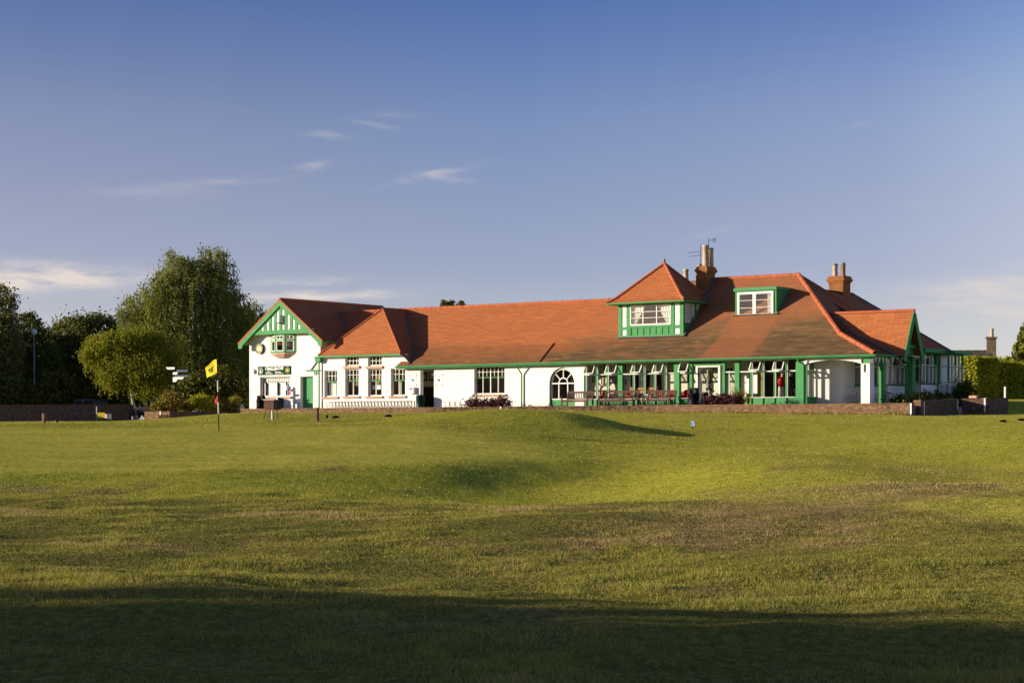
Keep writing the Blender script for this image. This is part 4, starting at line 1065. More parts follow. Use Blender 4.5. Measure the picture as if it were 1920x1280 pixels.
E4 = [(tu0 - oh, tv0 - oh, ez), (tu1 + oh * .75, tv0 - oh, ez), (tu1 + oh * .75, tv1 + oh, ez), (tu0 - oh, tv1 + oh, ez)]
Bc = [tuple(Vector(e).lerp(Vector((ax, ay, az_)), .14) - Vector((0, 0, .10))) for e in E4]
mb = MB()
for k in range(4):
    j = (k + 1) % 4; mb.face([E4[k], E4[j], Bc[j], Bc[k]]); mb.face([Bc[k], Bc[j], (ax, ay, az_)])
tr = mb.build('tower_roof', M['tile'], CH)
for k in range(4): ridge_row('hip_tile', [lift(E4[k], .03), lift(Bc[k], .03), (ax, ay, az_ + .02)], tr, .085, .35)
MB().lathe([(.10, -.12), (.12, 0), (.05, .08), (.09, .16), (.05, .22), (.01, .32)], (ax, ay, az_), 10).build('finial', M['redterra'], tr, True)
mb = MB(); mb.box((E4[0][0] + .02, E4[0][1] + .02, ez - .10), (E4[2][0] - .02, E4[2][1] - .02, ez - .012)); mb.box((E4[0][0] - .03, E4[0][1] - .06, ez - .075), (E4[1][0] + .03, E4[0][1] + .019, ez + .0)); mb.box((E4[1][0] - .019, E4[0][1] + .02, ez - .075), (E4[1][0] + .06, E4[2][1], ez)); mb.build('eaves_board', GR, tower)
mb = MB(); mb.bar((tu0 - .12, tv0 - .06, zroof(tv0) + .05), (tu1 + .12, tv0 - .06, zroof(tv0) + .05), .16, .05); mb.bar((tu1 + .07, tv0 - .05, zroof(tv0) + .06), (tu1 + .07, tv1 - .1, zroof(tv1 - .1) + .06), .12, .05); mb.build('lead_apron', M['lead'], tower)
valley([(tu1 + .45, 2.9, 8.6), (tu1 + .2, 3.6, 8.95)])

# ---- flat-topped dormer
du0, du1, dv = U(1378, 2.8), U(1455, 2.8), 2.8
dz0, dz1 = 7.82, 9.36
mb = MB(); mb.m(0); mb.box((du0, dv + .04, dz0 - .2), (du0 + .2, 4.6, dz1)); mb.box((du1 - .2, dv + .04, dz0 - .2), (du1, 4.6, dz1))
mb.box((du0 + .2, dv + .05, dz0 - .2), (du1 - .2, dv + .2, dz0)); mb.box((du0 - .05, dv - .08, dz1 - .13), (du1 + .07, 4.7, dz1 + .04))
dm = mb.build('dormer', GR, CH)
MB().box((du0 + .0, dv - .02, dz1 + .045), (du1 + .0, 4.6, dz1 + .06)).build('dormer_roof', M['lead'], dm)
window(front(dv), du0 + .16, du1 - .16, dz0 - .02, dz1 - .18, vb=[(.47, 0, 1, .20, 0)], hb=[(.36, .025, 0), (.66, .025, 0)], d=.02, fw=.13, name='dormer_window')
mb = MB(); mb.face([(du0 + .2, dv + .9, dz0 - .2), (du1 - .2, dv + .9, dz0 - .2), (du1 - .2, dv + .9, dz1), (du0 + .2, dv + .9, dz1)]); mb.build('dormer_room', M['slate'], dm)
mb = MB()
for k in range(8): mb.face([(du1 - .35 - .03 * k, dv + .1 + .04 * (k % 2), dz0 + .1), (du1 - .38 - .03 * k, dv + .14 - .04 * (k % 2), dz0 + .1), (du1 - .38 - .03 * k, dv + .14 - .04 * (k % 2), dz1 - .2), (du1 - .35 - .03 * k, dv + .1 + .04 * (k % 2), dz1 - .2)])
mb.build('curtain', M['curtain'], dm)
mb = MB(); mb.bar((du0 - .15, dv - .05, zroof(dv) + .03), (du1 + .15, dv - .05, zroof(dv) + .03), .2, .05); mb.bar((du1 + .04, dv, zroof(dv) + .03), (du1 + .04, 4.3, zroof(4.3) + .03), .1, .05); mb.build('lead_apron', M['lead'], dm)

# ---- chimneys
def stack(u0, u1, v0, v1, zb, zt, corb=True):
    mb = MB(); mb.box((u0, v0, zb), (u1, v1, zt - .35 if corb else zt))
    if corb:
        for k, (e, a, b) in enumerate([(.05, .35, .27), (.10, .27, .12), (.05, .12, .03)]): mb.box((u0 - e, v0 - e, zt - a), (u1 + e, v1 + e, zt - b))
        mb.prism([(u0 - .03, v0 - .03, zt - .03), (u1 + .03, v0 - .03, zt - .03), (u1 + .03, v1 + .03, zt - .03), (u0 - .03, v1 + .03, zt - .03)], (0, 0, .05))
    return mb.build('chimney', M['chimbrick'], CH)
def cpot(st, u, v, z, h, r, mat='pot', cowl=False):
    o = MB().lathe([(r * 1.1, 0), (r * 1.12, .06), (r * .98, .1), (r * .86, h - .14), (r * .98, h - .12), (r, h), (r * .8, h)], (u, v, z), 14).build('chimney_pot', M[mat], st, True)
    if cowl: MB().lathe([(r * .9, 0), (r * .9, .05), (r * 1.1, .06), (r * 1.1, .1), (.02, .16)], (u, v, z + h), 10).build('cowl', M['steel'], st, True)
    return o
c0, c1 = U(1307, 4.4), U(1324.5, 4.4)
s1 = stack(c0, c1, 4.4, 5.35, 8.6, 10.86)
cpot(s1, (c0 + c1) / 2 + .05, 4.75, 10.82, 1.30, .19); cpot(s1, (c0 + c1) / 2 + .12, 5.2, 10.82, 1.16, .17)
mb = MB(); mb.lathe([(.11, 0), (.11, .28), (.09, .3)], (c0 - .12, 4.9, 10.55), 10); mb.build('chimney_pot', M['potred'], s1, True)
MB().lathe([(.08, 0), (.17, .03), (.19, .14), (.12, .25), (.02, .28)], (c0 - .12, 4.9, 10.83), 12).build('cowl', M['steel'], s1, True)
MB().box((c0 - .26, 4.7, 9.4), (c0 - .001, 5.1, 10.56)).build('side_flue', M['chimbrick'], s1)
mb = MB(); mb.bar((c0 - .12, 4.33, 9.42), (c1 + .12, 4.33, 9.42), .14, .06); mb.bar((c1 + .06, 4.3, 9.40), (c1 + .06, 5.3, 10.2), .14, .06); mb.build('lead_apron', M['lead'], s1)
b0 = U(1284.5, 6.0); s2 = MB().box((b0 - .35, 5.8, 8.6), (b0 + .95, 6.5, 10.15)).build('chimney', M['chimbrick'], CH)
MB().box((b0 - .4, 5.75, 10.151), (b0 + 1.0, 6.55, 10.24)).build('lead_cap', M['lead'], s2)
cpot(s2, b0, 6.1, 10.24, .70, .16)
q0 = 16.6; s3 = stack(q0 - .45, q0 + .45, 8.45, 9.35, 8.6, 10.28)
cpot(s3, q0 - .2, 8.75, 10.27, .62, .15, 'pot', True); cpot(s3, q0 + .2, 8.95, 10.27, .66, .14, 'potred', True)
MB().box((q0 - .6, 8.3, 9.3), (q0 + .0, 8.449, 9.46)).build('lead_apron', M['lead'], s3)

# ---- rooms behind the glass
mb = MB(); mb.face([(gx0 + .3, .31, FLOOR - .02), (22.3, .31, FLOOR - .02), (22.3, 5.0, FLOOR - .02), (gx0 + .3, 5.0, FLOOR - .02)]); mb.build('floor', M['floor'], CH)
VB = 1.65
MB().face([(-9.5, .31, 5.46), (18.8, .31, 5.46), (18.8, 4.3, 5.46), (-9.5, 4.3, 5.46)]).build('ceiling', M['cream'], CH)
bo = [(U(1181, VB), U(1200, VB), 3.75, 4.95), (U(1203, VB), U(1221, VB), 3.75, 4.95), (U(1227, VB), U(1241, VB), FLOOR, 4.9)]
wall('veranda_back_wall', front(VB), U(1094, VB) - .9, U(1402, VB), FLOOR - .02, 5.6, bo, t=.12, mat=M['cream'])
mb = MB()
for h in bo[:2]:
    for a in (h[0], h[1]): mb.box((a - .05, VB - .04, h[2]), (a + .05, VB - .001, h[3]))
    for z in (h[2], h[3]): mb.box((h[0] - .049, VB - .042, z - .04), (h[1] + .049, VB - .002, z + .04))
mb.build('inner_window_frame', WH, CH)
mb = MB()
def room(u0, u1, v1, col, zt=5.45): return MB().box((u0, v1, FLOOR - .02), (u1, v1 + .1, zt)).build('inner_wall', M[col], CH)
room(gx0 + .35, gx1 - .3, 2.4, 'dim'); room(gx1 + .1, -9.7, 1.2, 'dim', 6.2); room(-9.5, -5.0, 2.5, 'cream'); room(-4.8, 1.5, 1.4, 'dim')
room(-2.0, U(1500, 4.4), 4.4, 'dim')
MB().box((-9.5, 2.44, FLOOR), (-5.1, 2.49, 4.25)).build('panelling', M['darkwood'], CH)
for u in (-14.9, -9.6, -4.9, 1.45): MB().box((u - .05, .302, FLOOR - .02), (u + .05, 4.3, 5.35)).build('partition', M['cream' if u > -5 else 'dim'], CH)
MB().box((U(1507, .3) - .45, 1.5, FLOOR), (U(1507, .3) - .35, 4.4, 5.5)).build('partition', M['cream'], CH)
MB().box((19.0, 6.0, FLOOR), (19.1, 10.5, 5.6)).build('inner_wall', M['cream'], CH)
# blinds inside the first wing window and a pale screen in the third
MB().box((wh[0][0] + .08, .34, wh[0][2] + .05), (wh[0][1] - .08, .36, wh[0][2] + .88)).build('blind', M['curtain'], CH)
mb = MB(); mb.box((wh[2][0] + .08, .35, wh[2][2] + .42), (wh[2][1] - .08, .38, wh[2][2] + .68)); mb.build('screen_panel', M['whitepanel'], CH)
mb = MB()
for k in range(6):
    mb.face([(wh[3][0] + .42 + .03 * k, .33 + .03 * (k % 2), wh[3][2] + .1), (wh[3][0] + .45 + .03 * k, .36 - .03 * (k % 2), wh[3][2] + .1), (wh[3][0] + .45 + .03 * k, .36 - .03 * (k % 2), wh[3][2] + .9), (wh[3][0] + .42 + .03 * k, .33 + .03 * (k % 2), wh[3][2] + .9)])
mb.build('curtain', M['curtain'], CH)
MB().box((wh[1][0] + .7, .5, wh[1][2] + .05), (wh[1][1] - .05, .55, wh[1][2] + .8)).build('reflection_panel', M['curtain'], CH)  # pale panel painting in a bright reflection on half of this window

# ------------------------------------------------------------------ terrace, path and garden walls
mb = MB()
tp = [(-19.0, -2.9), (26.4, -2.9), (26.4, 2.4), (24.3, 9.8), (22.0, 13), (-19.0, 13)]
mb.prism([(x, y, 1.2) for x, y in tp][::-1], (0, 0, TERR - 1.2)); o = mb.build('terrace', M['paving']); place(o, (0, Z0, 0), -TH); o['kind'] = 'structure'
def wthing(name, label, p, q, th, z0, zt0, zt1, mat, posts=()):
    """straight garden wall from p to q (clubhouse axes)"""
    P, Q = W(*p), W(*q); d = Q - P; L = d.length; rz = math.atan2(d.y, d.x)
    mb = MB(); mb.prism([(0, 0, z0), (L, 0, z0), (L, 0, zt1 - .06), (0, 0, zt0 - .06)], (0, th, 0))
    r = thing(name, label, 'wall', (P.x, P.y, 0), rz)
    mb.build('brickwork', M[mat], r)
    c = MB(); c.prism([(-.02, -.025, zt0 - .058), (L + .02, -.025, zt1 - .058), (L + .02, -.025, zt1), (-.02, -.025, zt0)], (0, th + .05, 0)); c.build('coping', M[mat], r)
    for s, z, h in posts: MB().box((s - .04, -.035, z), (s + .04, -.001, z + h)).build('end_strip', M['signwhite'], r)
    return r
TW = 2.90
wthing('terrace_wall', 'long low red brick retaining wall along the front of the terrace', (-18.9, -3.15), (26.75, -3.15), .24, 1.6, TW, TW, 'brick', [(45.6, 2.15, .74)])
gw = wthing('garden_wall', 'short brown brick wall running back from a pale end pier beside the path', (26.6, -1.6), (26.55, 2.7), .25, 1.9, 3.02, 3.18, 'brickshade', [(.12, 2.3, .7), (4.2, 2.6, .55)])
MB().box((-.36, -.06, 1.9), (-.021, .34, 3.06)).build('end_pier', M['brick'], gw)
wthing('garden_wall', 'shaded brick wall turning right with a pale stone lying on top', (26.7, 2.8), (28.0, 3.0), .25, 2.0, 3.18, 3.22, 'brickshade', [(1.2, 2.5, .7)])
wthing('garden_wall', 'last stub of brick wall, next to the open lawn by the hedge', (28.05, 3.05), (28.3, 5.0), .25, 2.2, 3.22, 3.25, 'brickshade')
q = W(27.3, 2.95, 3.2); tag(place(MB().box((-.22, -.14, 0), (.22, .14, .14)).build('stone_block', M['pinkstone'], bevel=.03), q, -TH), 'small pale stone block resting on the shaded brick wall', 'stone')
# left: boundary wall running away from us, small lit return, bed wall
A0 = (-39.5, 131.5); A1 = (at(247, 147), 147.0)
u0, v0 = loc_uv(*A0); u1, v1 = loc_uv(*A1)
wthing('boundary_wall', 'long dark brick boundary wall in shade at the far left', (u0, v0), (u1, v1), .25, 1.6, 3.20, 3.50, 'brickshade')
B0 = (at(271, 123.0), 123.0); B1 = (at(318, 121.7), 121.7); B2 = (at(466, 127.2), 127.2)
ua, va = loc_uv(*B0); ub_, vb_ = loc_uv(*B1); uc_, vc_ = loc_uv(*B2)
wthing('bed_wall', 'short sunlit end of the low brick flower bed wall, with a white corner strip', (ua, va), (ub_, vb_), .22, 1.8, 2.72, 2.72, 'brick', [(1.42, 2.36, .36)])
wthing('bed_wall', 'low dark shaded brick wall round the flower bed, leading to the gable', (ub_ + .05, vb_ + .05), (uc_, vc_), .22, 1.8, 2.70, 2.78, 'brickshade')
# path through the gap in the walls
mb = MB(); pu = np.linspace(25.9, 29.0, 9); 
for i in range(8):
    for j in range(3):
        q = []
        for uu, jj in ((pu[i], j), (pu[i + 1], j), (pu[i + 1], j + 1), (pu[i], j + 1)):
            vv = -3.6 + jj * .65 - (uu - 26.4) * .28; p = W(uu, vv); q.append((p.x, p.y, hz(p.x, p.y) + .02))
        mb.face(q)
mb.build('path', M['paving'])['kind'] = 'structure'
# ------------------------------------------------------------------ things on and around the clubhouse
def sgn_board():
    zt, zb = Zp(515, 686.4), Zp(515, 702.4); u0, u1 = U(484.3), U(545.4); zm = (zt + zb) / 2; L = u1 - u0; H = zt - zb
    r = bthing('shop_sign', 'dark green shop sign with white lettering above the shop window of the gable', 'sign', (u0 + u1) / 2, -.002, zm)
    mb = MB(); mb.box((-L / 2, -.05, -H / 2), (L / 2, 0, H / 2)); mb.build('board', M['signgreen'], r, bevel=.008)
    text_mesh('lettering', 'CRAIG MACKIE', .255, M['signwhite'], r, (.02, -.056, H * .24), shear=.18, bold=.008, sx=.92)
    mb = MB(); random.seed(4)   # the small print: too small to read even in the photograph
    for x0, n, z, sc in ((-.55, 9, .02, 1), (-.72, 5, -.10, 1), (.10, 5, -.10, 1), (-.72, 6, -.19, 1), (.08, 8, -.19, 1)):
        x = x0
        for k in range(n):
            w = random.uniform(.05, .10); mb.box((x, -.054, z - .02), (x + w, -.0505, z + .022)); x += w + .022
    mb.build('small_print', M['signwhite'], r)
    for s, col in ((-1, 'signwhite'), (1, 'gold')):
        mb = MB(); cx, R0 = s * L * .41, .195
        for k in range(24):
            a, b = 2 * math.pi * k / 24, 2 * math.pi * (k + 1) / 24
            for r0, r1 in ((R0 * .86, R0),) + (((R0 * .52, R0 * .60),) if s > 0 else ()):
                mb.face([(cx + r0 * math.cos(a), -.053, r0 * math.sin(a)), (cx + r0 * math.cos(b), -.053, r0 * math.sin(b)), (cx + r1 * math.cos(b), -.053, r1 * math.sin(b)), (cx + r1 * math.cos(a), -.053, r1 * math.sin(a))][::-1])
        if s < 0:
            for x0, x1, z0, z1 in ((-.03, .03, -.12, .10), (-.09, .09, -.05, .0), (-.06, .06, -.13, -.09)): mb.box((cx + x0, -.0535 - x1 * .01, z0), (cx + x1, -.0515, z1))
        else:
            mb.box((cx - .14, -.0535, -.035), (cx + .14, -.0515, .035)); mb.box((cx - .05, -.0545, -.09), (cx + .05, -.052, .09))
        mb.build('emblem', M[col], r)
sgn_board()
def clock():
    u, z = U(487, -.05), Zp(486.5, 653.5, -.05)
    r = bthing('wall_clock', 'round gilt wall clock with a dark rim on the gable', 'clock', u, 0, z)
    def disc(r0, r1, y0, y1, n=32):
        mb = MB()
        for k in range(n):
            a, b = 2 * math.pi * k / n, 2 * math.pi * (k + 1) / n
            q = [(r * math.cos(t), y0, r * math.sin(t)) for r, t in ((r0, a), (r1, a), (r1, b), (r0, b))]; mb.prism(q, (0, y1 - y0, 0))
        return mb
    disc(.0, .33, -.10, -.002).build('case', M['black'], r); disc(.31, .345, -.125, -.09).build('rim', M['dkgreen'], r)
    disc(.0, .31, -.108, -.101).build('dial', M['gold'], r); disc(.0, .15, -.112, -.1085).build('centre', M['signwhite'], r)
    mb = MB()
    for k in range(12):
        t = math.pi / 6 * k; d = Vector((math.sin(t), 0, math.cos(t))); mb.bar(d * .19 + Vector((0, -.111, 0)), d * .285 + Vector((0, -.111, 0)), .034, .004, up=(0, 1, 0))
    mb.build('hour_mark', M['dkgreen'], r)
    mb = MB(); mb.bar((0, -.117, 0), (.03, -.117, .2), .022, .005, up=(0, 1, 0)); mb.bar((0, -.121, 0), (-.02, -.121, -.14), .03, .005, up=(0, 1, 0)); mb.build('hand', M['black'], r)
clock()
r = bthing('alarm_box', 'white alarm box on the half timbering near the gable peak', 'alarm box', -18.0 + .03, -.50, Zp(526, 598, -.5))
MB().lathe([(.17, -.24), (.19, -.2), (.19, .2), (.17, .24)], (0, -.04, 0), 18).build('cover', M['signwhite'], r, bevel=.0); MB().box((-.09, -.2, -.30), (.09, -.06, -.241)).build('strobe', M['black'], r)
r = bthing('wall_lamp', 'small white bulkhead lamp beside the green shop sign', 'lamp', U(476), -.001, Zp(476, 696.5))
MB().box((-.13, -.14, -.13), (.13, 0, .13)).build('lamp_body', M['signwhite'], r, bevel=.04); MB().box((-.05, -.06, .131), (.05, -.0, .17)).build('bracket', M['lead'], r)
r = bthing('wall_bracket', 'green wall bracket with a sloping pale panel beside the shop door', 'bracket', U(598, -.05) - .42, -.001, Zp(590, 694))
mb = MB(); mb.box((-.75, -.12, -.03), (.42, -.06, .03)); mb.box((.05, -.11, -.30), (.10, -.05, -.031)); mb.box((.24, -.11, -.22), (.29, -.05, -.031)); mb.box((.05, -.105, -.2), (.29, -.06, -.16)); mb.build('arm', GR, r)
mb = MB(); mb.prism([(-.40, -.10, .06), (-.28, -.10, .03), (.34, -.10, .66), (.22, -.10, .72)], (0, .09, 0)); mb.build('panel', M['whitepanel'], r)
# plaques and letterbox by the hall doorway
for x, lab in ((774.5, 'thin iron frame plaque with a small emblem left of the hall doorway'), (823.5, 'thin iron frame plaque with a small emblem right of the hall doorway')):
    u, z = U(x), Zp(x, 713)
    r = bthing('wall_plaque', lab, 'plaque', u, -.001, z, 'emblem plaques either side of the doorway')
    mb = MB()
    for s in (-1, 1): mb.box((-.27, -.03, s * .30 - .012), (.27, -.01, s * .30 + .012)); mb.box((s * .26 - .03, -.034, .27), (s * .26 + .03, -.008, .33)); mb.box((s * .26 - .03, -.035, -.33), (s * .26 + .03, -.009, -.27))
    mb.build('frame', M['steel'], r); MB().box((-.25, -.012, -.28), (.25, -.002, .28)).build('plate', M['signwhite'], r)
    mb = MB(); mb.box((-.09, -.022, -.02), (.08, -.0125, .06)); mb.box((-.12, -.023, .03), (-.06, -.0128, .11)); mb.box((-.08, -.021, -.08), (-.05, -.013, -.02)); mb.box((.04, -.0215, -.08), (.07, -.0132, -.02)); mb.build('emblem', M['iron'], r)
r = bthing('letterbox', 'white letterbox with a dark slot on the wall beside the doorway', 'letterbox', U(775), -.001, Zp(774, 732))
MB().box((-.20, -.22, -.20), (.20, 0, .20)).build('box', M['signwhite'], r, bevel=.02); MB().box((-.14, -.226, .07), (.12, -.2, .15)).build('slot', M['black'], r)
# tv aerial on the big chimney
ax0 = (c0 + c1) / 2
r = bthing('tv_aerial', 'thin tv aerials clamped to the tall chimney pots', 'aerial', ax0, 4.7, 10.9)
mb = MB(); mb.tube([(-.28, .05, .2), (-.28, .05, 1.25)], .02, 6); mb.tube([(.1, .3, 1.0), (.1, .3, 1.62)], .02, 6); mb.build('mast', M['iron'], r)
mb = MB(); mb.tube([(-.30, .05, .88), (-1.15, .05, .84)], .014, 5); mb.tube([(-.30, .05, .66), (-1.0, .05, .63)], .014, 5); mb.tube([(.1, .3, 1.5), (.55, .3, 1.52)], .012, 5)
for k in range(3): mb.tube([(.40 + .07 * k, .3, 1.38), (.40 + .07 * k, .3, 1.64)], .012, 5)
mb.build('elements', M['iron'], r)

# trolley rack: row of bent rods along the wing wall
r = bthing('trolley_rack', 'long rack of thin bent iron hoops along the foot of the white wall', 'rack', U(612, -.4), -.45, TERR)
Lr = U(778, -.4) - U(612, -.4); mb = MB(); mb.box((0, -.03, .0), (Lr, .03, .05)); mb.box((0, .34, .0), (Lr, .40, .045)); mb.build('base_rail', M['iron'], r)
nh = 26
for k in range(nh):
    u = .12 + (Lr - .5) * k / (nh - 1)
    MB().tube([(u + .14, 0, .04), (u - .18, .06, .42), (u - .16, .10, .46), (u + .12, .28, .56), (u + .14, .36, .03)], .017, 5).build('hoop', M['iron'], r)
r2 = bthing('trolley_rack', 'short rack of pale bent hoops right of the hall doorway', 'rack', U(822, -.4), -.45, TERR)
for k in range(7):
    u = .2 + .40 * k; MB().tube([(u + .10, 0, .02), (u - .14, .06, .40), (u + .10, .26, .52), (u + .12, .34, .02)], .013, 5).build('hoop', M['steel'], r2)
MB().box((0, -.03, 0), (2.9, .03, .04)).build('base_rail', M['steel'], r2)

# litter bins
def hood_bin(name, label, u, v, z, mat, h=.92, r0=.27, hooded=True, group='litter bins on the terrace'):
    r = bthing(name, label, 'bin', u, v, z, group)
    MB().lathe([(r0 * .93, 0), (r0, .03), (r0, .12), (r0 * .98, .13), (r0, h * .66), (r0 * 1.05, h * .67), (r0 * 1.05, h * .70), (r0 * .9, h * .74)], (0, 0, 0), 22).build('drum', M[mat], r, True)
    if hooded:
        mb = MB()
        for s in (-1, 1): mb.box((s * r0 * .62 - .07, -r0 * .5, h * .73), (s * r0 * .62 + .07, r0 * .5, h * .92))
        mb.prism([(-r0 * .88, -r0 * .5, h * .92), (r0 * .88, -r0 * .5, h * .92), (r0 * .6, -r0 * .5, h * 1.03), (-r0 * .6, -r0 * .5, h * 1.03)], (0, r0, 0)); mb.build('hood', M[mat], r, bevel=.02)
    else:
        MB().lathe([(r0 * 1.02, h * .74), (r0 * 1.06, h * .76), (r0 * 1.06, h * .80), (r0 * .8, h * .86), (.05, h * .89)], (0, 0, 0), 22).build('lid', M[mat], r, True)
    return r
hood_bin('litter_bin', 'black hooded litter bin beside the golf bag at the veranda', U(1300.5, -1.2), -1.2, TERR, 'black', 1.02, .30)
hood_bin('litter_bin', 'black hooded litter bin at the left corner of the gable', U(489.5, -1.0), -1.0, TERR, 'black', .95, .30)
b = hood_bin('litter_bin', 'dark green drum bin with a white notice, right of the stand', U(524, -.9), -.9, TERR, 'dkgreen', .92, .28, False)
MB().box((-.04, -.30, .55), (.10, -.286, .80)).build('notice', M['signwhite'], b)
hood_bin('litter_bin', 'dark green drum bin beside the hall doorway', U(788.5, -.6), -.6, TERR, 'dkgreen', 1.0, .27, False)
# golf bag leaning by the bin
r = bthing('golf_bag', 'dark golf bag with pale pockets and covered clubs, leaning beside the black bin', 'golf bag', U(1316, -.9), -.9, TERR)
ax_ = Vector((.28, .10, .85)); mb = MB(); mb.tube([(0, 0, .02), ax_ * .45, ax_ * .9], [.15, .14, .13], 12); mb.build('bag', M['navy'], r, True)
MB().tube([Vector((-.16, -.10, .05)), Vector((-.06, -.12, .42))], [.10, .09], 8).build('pocket', M['signwhite'], r, True)
MB().tube([Vector((.17, -.08, .05)), Vector((.25, -.10, .36))], [.09, .08], 8).build('pocket', M['signwhite'], r, True)
for k, (dx, dy, l) in enumerate(((-.1, .02, 1.16), (.0, .05, 1.26), (.09, -.03, 1.2), (.16, .05, 1.1), (.36, .0, 1.02))):
    t = ax_ * .88 + Vector((dx * .4, dy, 0)); e = ax_ * (l / .95) * .95 + Vector((dx, dy, 0)); mb = MB(); mb.tube([t, e], .012, 5); mb.lathe([(.02, -.08), (.055, -.05), (.06, .02), (.03, .06)], tuple(e), 8); mb.build('club', M['navy'], r)

# benches
def bench(name, label, loc, rz, mat='brownwood', L=1.75, splat=False, group='wooden benches in front of the veranda'):
    r = thing(name, label, 'bench', loc, rz, group); m = M[mat]
    for s in (-1, 1):
        x = s * (L / 2 - .03)
        MB().box((x - .035, -.28, 0), (x + .035, -.21, .62)).build('leg', m, r)
        mb = MB(); mb.bar((x, .24, 0), (x, .30, .45), .07, .07, up=(0, 1, 0)); mb.bar((x, .30, .44), (x, .40, .92), .069, .07, up=(0, 1, 0)); mb.build('leg', m, r)
        MB().box((x - .055, -.34, .621), (x + .055, .33, .66)).build('armrest', m, r, bevel=.012)
    mb = MB()
    for k in range(5): mb.box((-L / 2 + .01, -.30 + .11 * k, .42 + .004 * (k % 2)), (L / 2 - .01, -.21 + .11 * k, .445 + .004 * (k % 2)))
    mb.build('seat', m, r)
    mb = MB(); mb.bar((-L / 2 + .07, .395, .89), (L / 2 - .07, .395, .89), .05, .10); mb.bar((-L / 2 + .07, .315, .52), (L / 2 - .07, .315, .52), .05, .06)
    n = 14
    for k in range(n):
        x = -L / 2 + .13 + (L - .26) * k / (n - 1)
        if splat and abs(x) < .20: continue
        mb.bar((x, .322, .545), (x, .385, .85), .045, .02, up=(0, 1, 0))
    if splat:
        for x, w in ((-.13, .08), (.0, .09), (.13, .08)): mb.bar((x, .320, .545), (x, .383, .85), w, .022, up=(0, 1, 0))
    mb.build('backrest', m, r)
    MB().box((-L / 2 + .05, -.27, .34), (L / 2 - .05, -.23, .419)).build('rail', m, r)
    return r
def bench_at(xa, xb, v, **k):
    u0, u1 = U(xa, v), U(xb, v); uc = (u0 + u1) / 2; return bench('park_bench', loc=W(uc, v, TERR), rz=-TH, **k)
bench_at(1057, 1107, -1.5, L=1.80, label='brown slatted bench in front of the arched window')
bench_at(1128, 1191, -1.5, L=2.25, label='widest of the brown slatted benches, the middle one before the veranda')
bench_at(1209, 1261, -1.5, L=1.80, label='brown slatted bench with a solid splat in the middle of its back', splat=True)
tb = W(*loc_uv(at(264, 144.5), 144.5)); bench('park_bench', 'dark bench against the shaded boundary wall by the flower bed', Vector((tb.x, tb.y, hz(tb.x, tb.y) + .02)), R(-20), 'darkwood', 1.6, group='dark bench by the boundary wall')

# folding table under the porch
r = bthing('folding_table', 'grey folding table standing in the porch behind the white column', 'table', U(1636, 1.9), 1.9, TERR)
MB().box((-.95, -.35, .70), (.95, .35, .74)).build('table_top', M['slate'], r, bevel=.01)
for s in (-1, 1):
    for t in (-1, 1): MB().tube([(s * .8, t * .28, 0), (s * .8, t * .28, .70)], .018, 6).build('leg', M['dkgreen'], r)
mb = MB()
for s in (-1, 1): mb.tube([(s * .8, 0, .12), (s * .35, 0, .69)], .014, 5); mb.tube([(s * .8, -.28, .12), (s * .8, .28, .12)], .014, 5)
mb.build('stay', M['dkgreen'], r)

# ---- inside the veranda
def armchair(label, u, v, w=.85, turn=0):
    r = bthing('armchair', label, 'armchair', u, v, FLOOR - .02, 'red armchairs in the veranda', turn)
    MB().box((-w / 2 + .12, -.32, .14), (w / 2 - .12, .30, .44)).build('seat', M['red'], r, bevel=.05)
    n = 8; P = [(-w / 2 + w * k / n, .42 + .30 * math.sin(math.pi * k / n)) for k in range(n + 1)]
    MB().prism([(x, .24, z + .16) for x, z in P] + [(w / 2, .24, .14), (-w / 2, .24, .14)], (0, .16, 0)).build('backrest', M['red'], r, bevel=.04)
    for s in (-1, 1): MB().box((s * (w / 2 - .05) - .07, -.34, .12), (s * (w / 2 - .05) + .07, .239, .60)).build('armrest', M['red'], r, bevel=.05)
    for s in (-1, 1):
        for t in (-.27, .33): MB().box((s * (w / 2 - .12) - .025, t - .025, 0), (s * (w / 2 - .12) + .025, t + .025, .119)).build('leg', M['darkwood'], r)
    return r
armchair('red tub armchair behind the leftmost bay of the veranda glass', U(1130, .95), .95)
armchair('dark red armchair half hidden beside the pine settle', U(1176, .95), .95, .8)
armchair('wide red armchair behind the splat backed bench', U(1241, .9), .9, 1.05)
armchair('bright red armchair next to the wide green pillar', U(1256, .95), .95, .8)
armchair('red armchair in the narrow bay by the garden door', U(1283, .9), .9, .95)
r = bthing('pine_settle', 'yellow pine settle against the veranda back wall', 'settle', U(1208, 1.5), 1.5, FLOOR - .02)
mb = MB()
for z in (.72, .90): mb.box((-.85, -.03, z), (.85, .03, z + .13))
mb.build('backrest', M['pine'], r)
for s in (-1, 1): MB().box((s * .9 - .045, -.04, 0), (s * .9 + .045, .04, 1.10)).build('leg', M['pine'], r); MB().box((s * .9 - .04, -.5, 0), (s * .9 + .04, -.43, .6)).build('leg', M['pine'], r)
MB().box((-.86, -.5, .40), (.86, -.041, .45)).build('seat', M['pine'], r)
r = bthing('low_table', 'low dark table in front of the pine settle', 'table', U(1150, .7), .7, FLOOR - .02)
MB().box((-.55, -.3, .42), (.55, .3, .47)).build('table_top', M['darkwood'], r)
for s in (-1, 1):
    for t in (-1, 1): MB().box((s * .48 - .03, t * .25 - .03, 0), (s * .48 + .03, t * .25 + .03, .419)).build('leg', M['darkwood'], r)
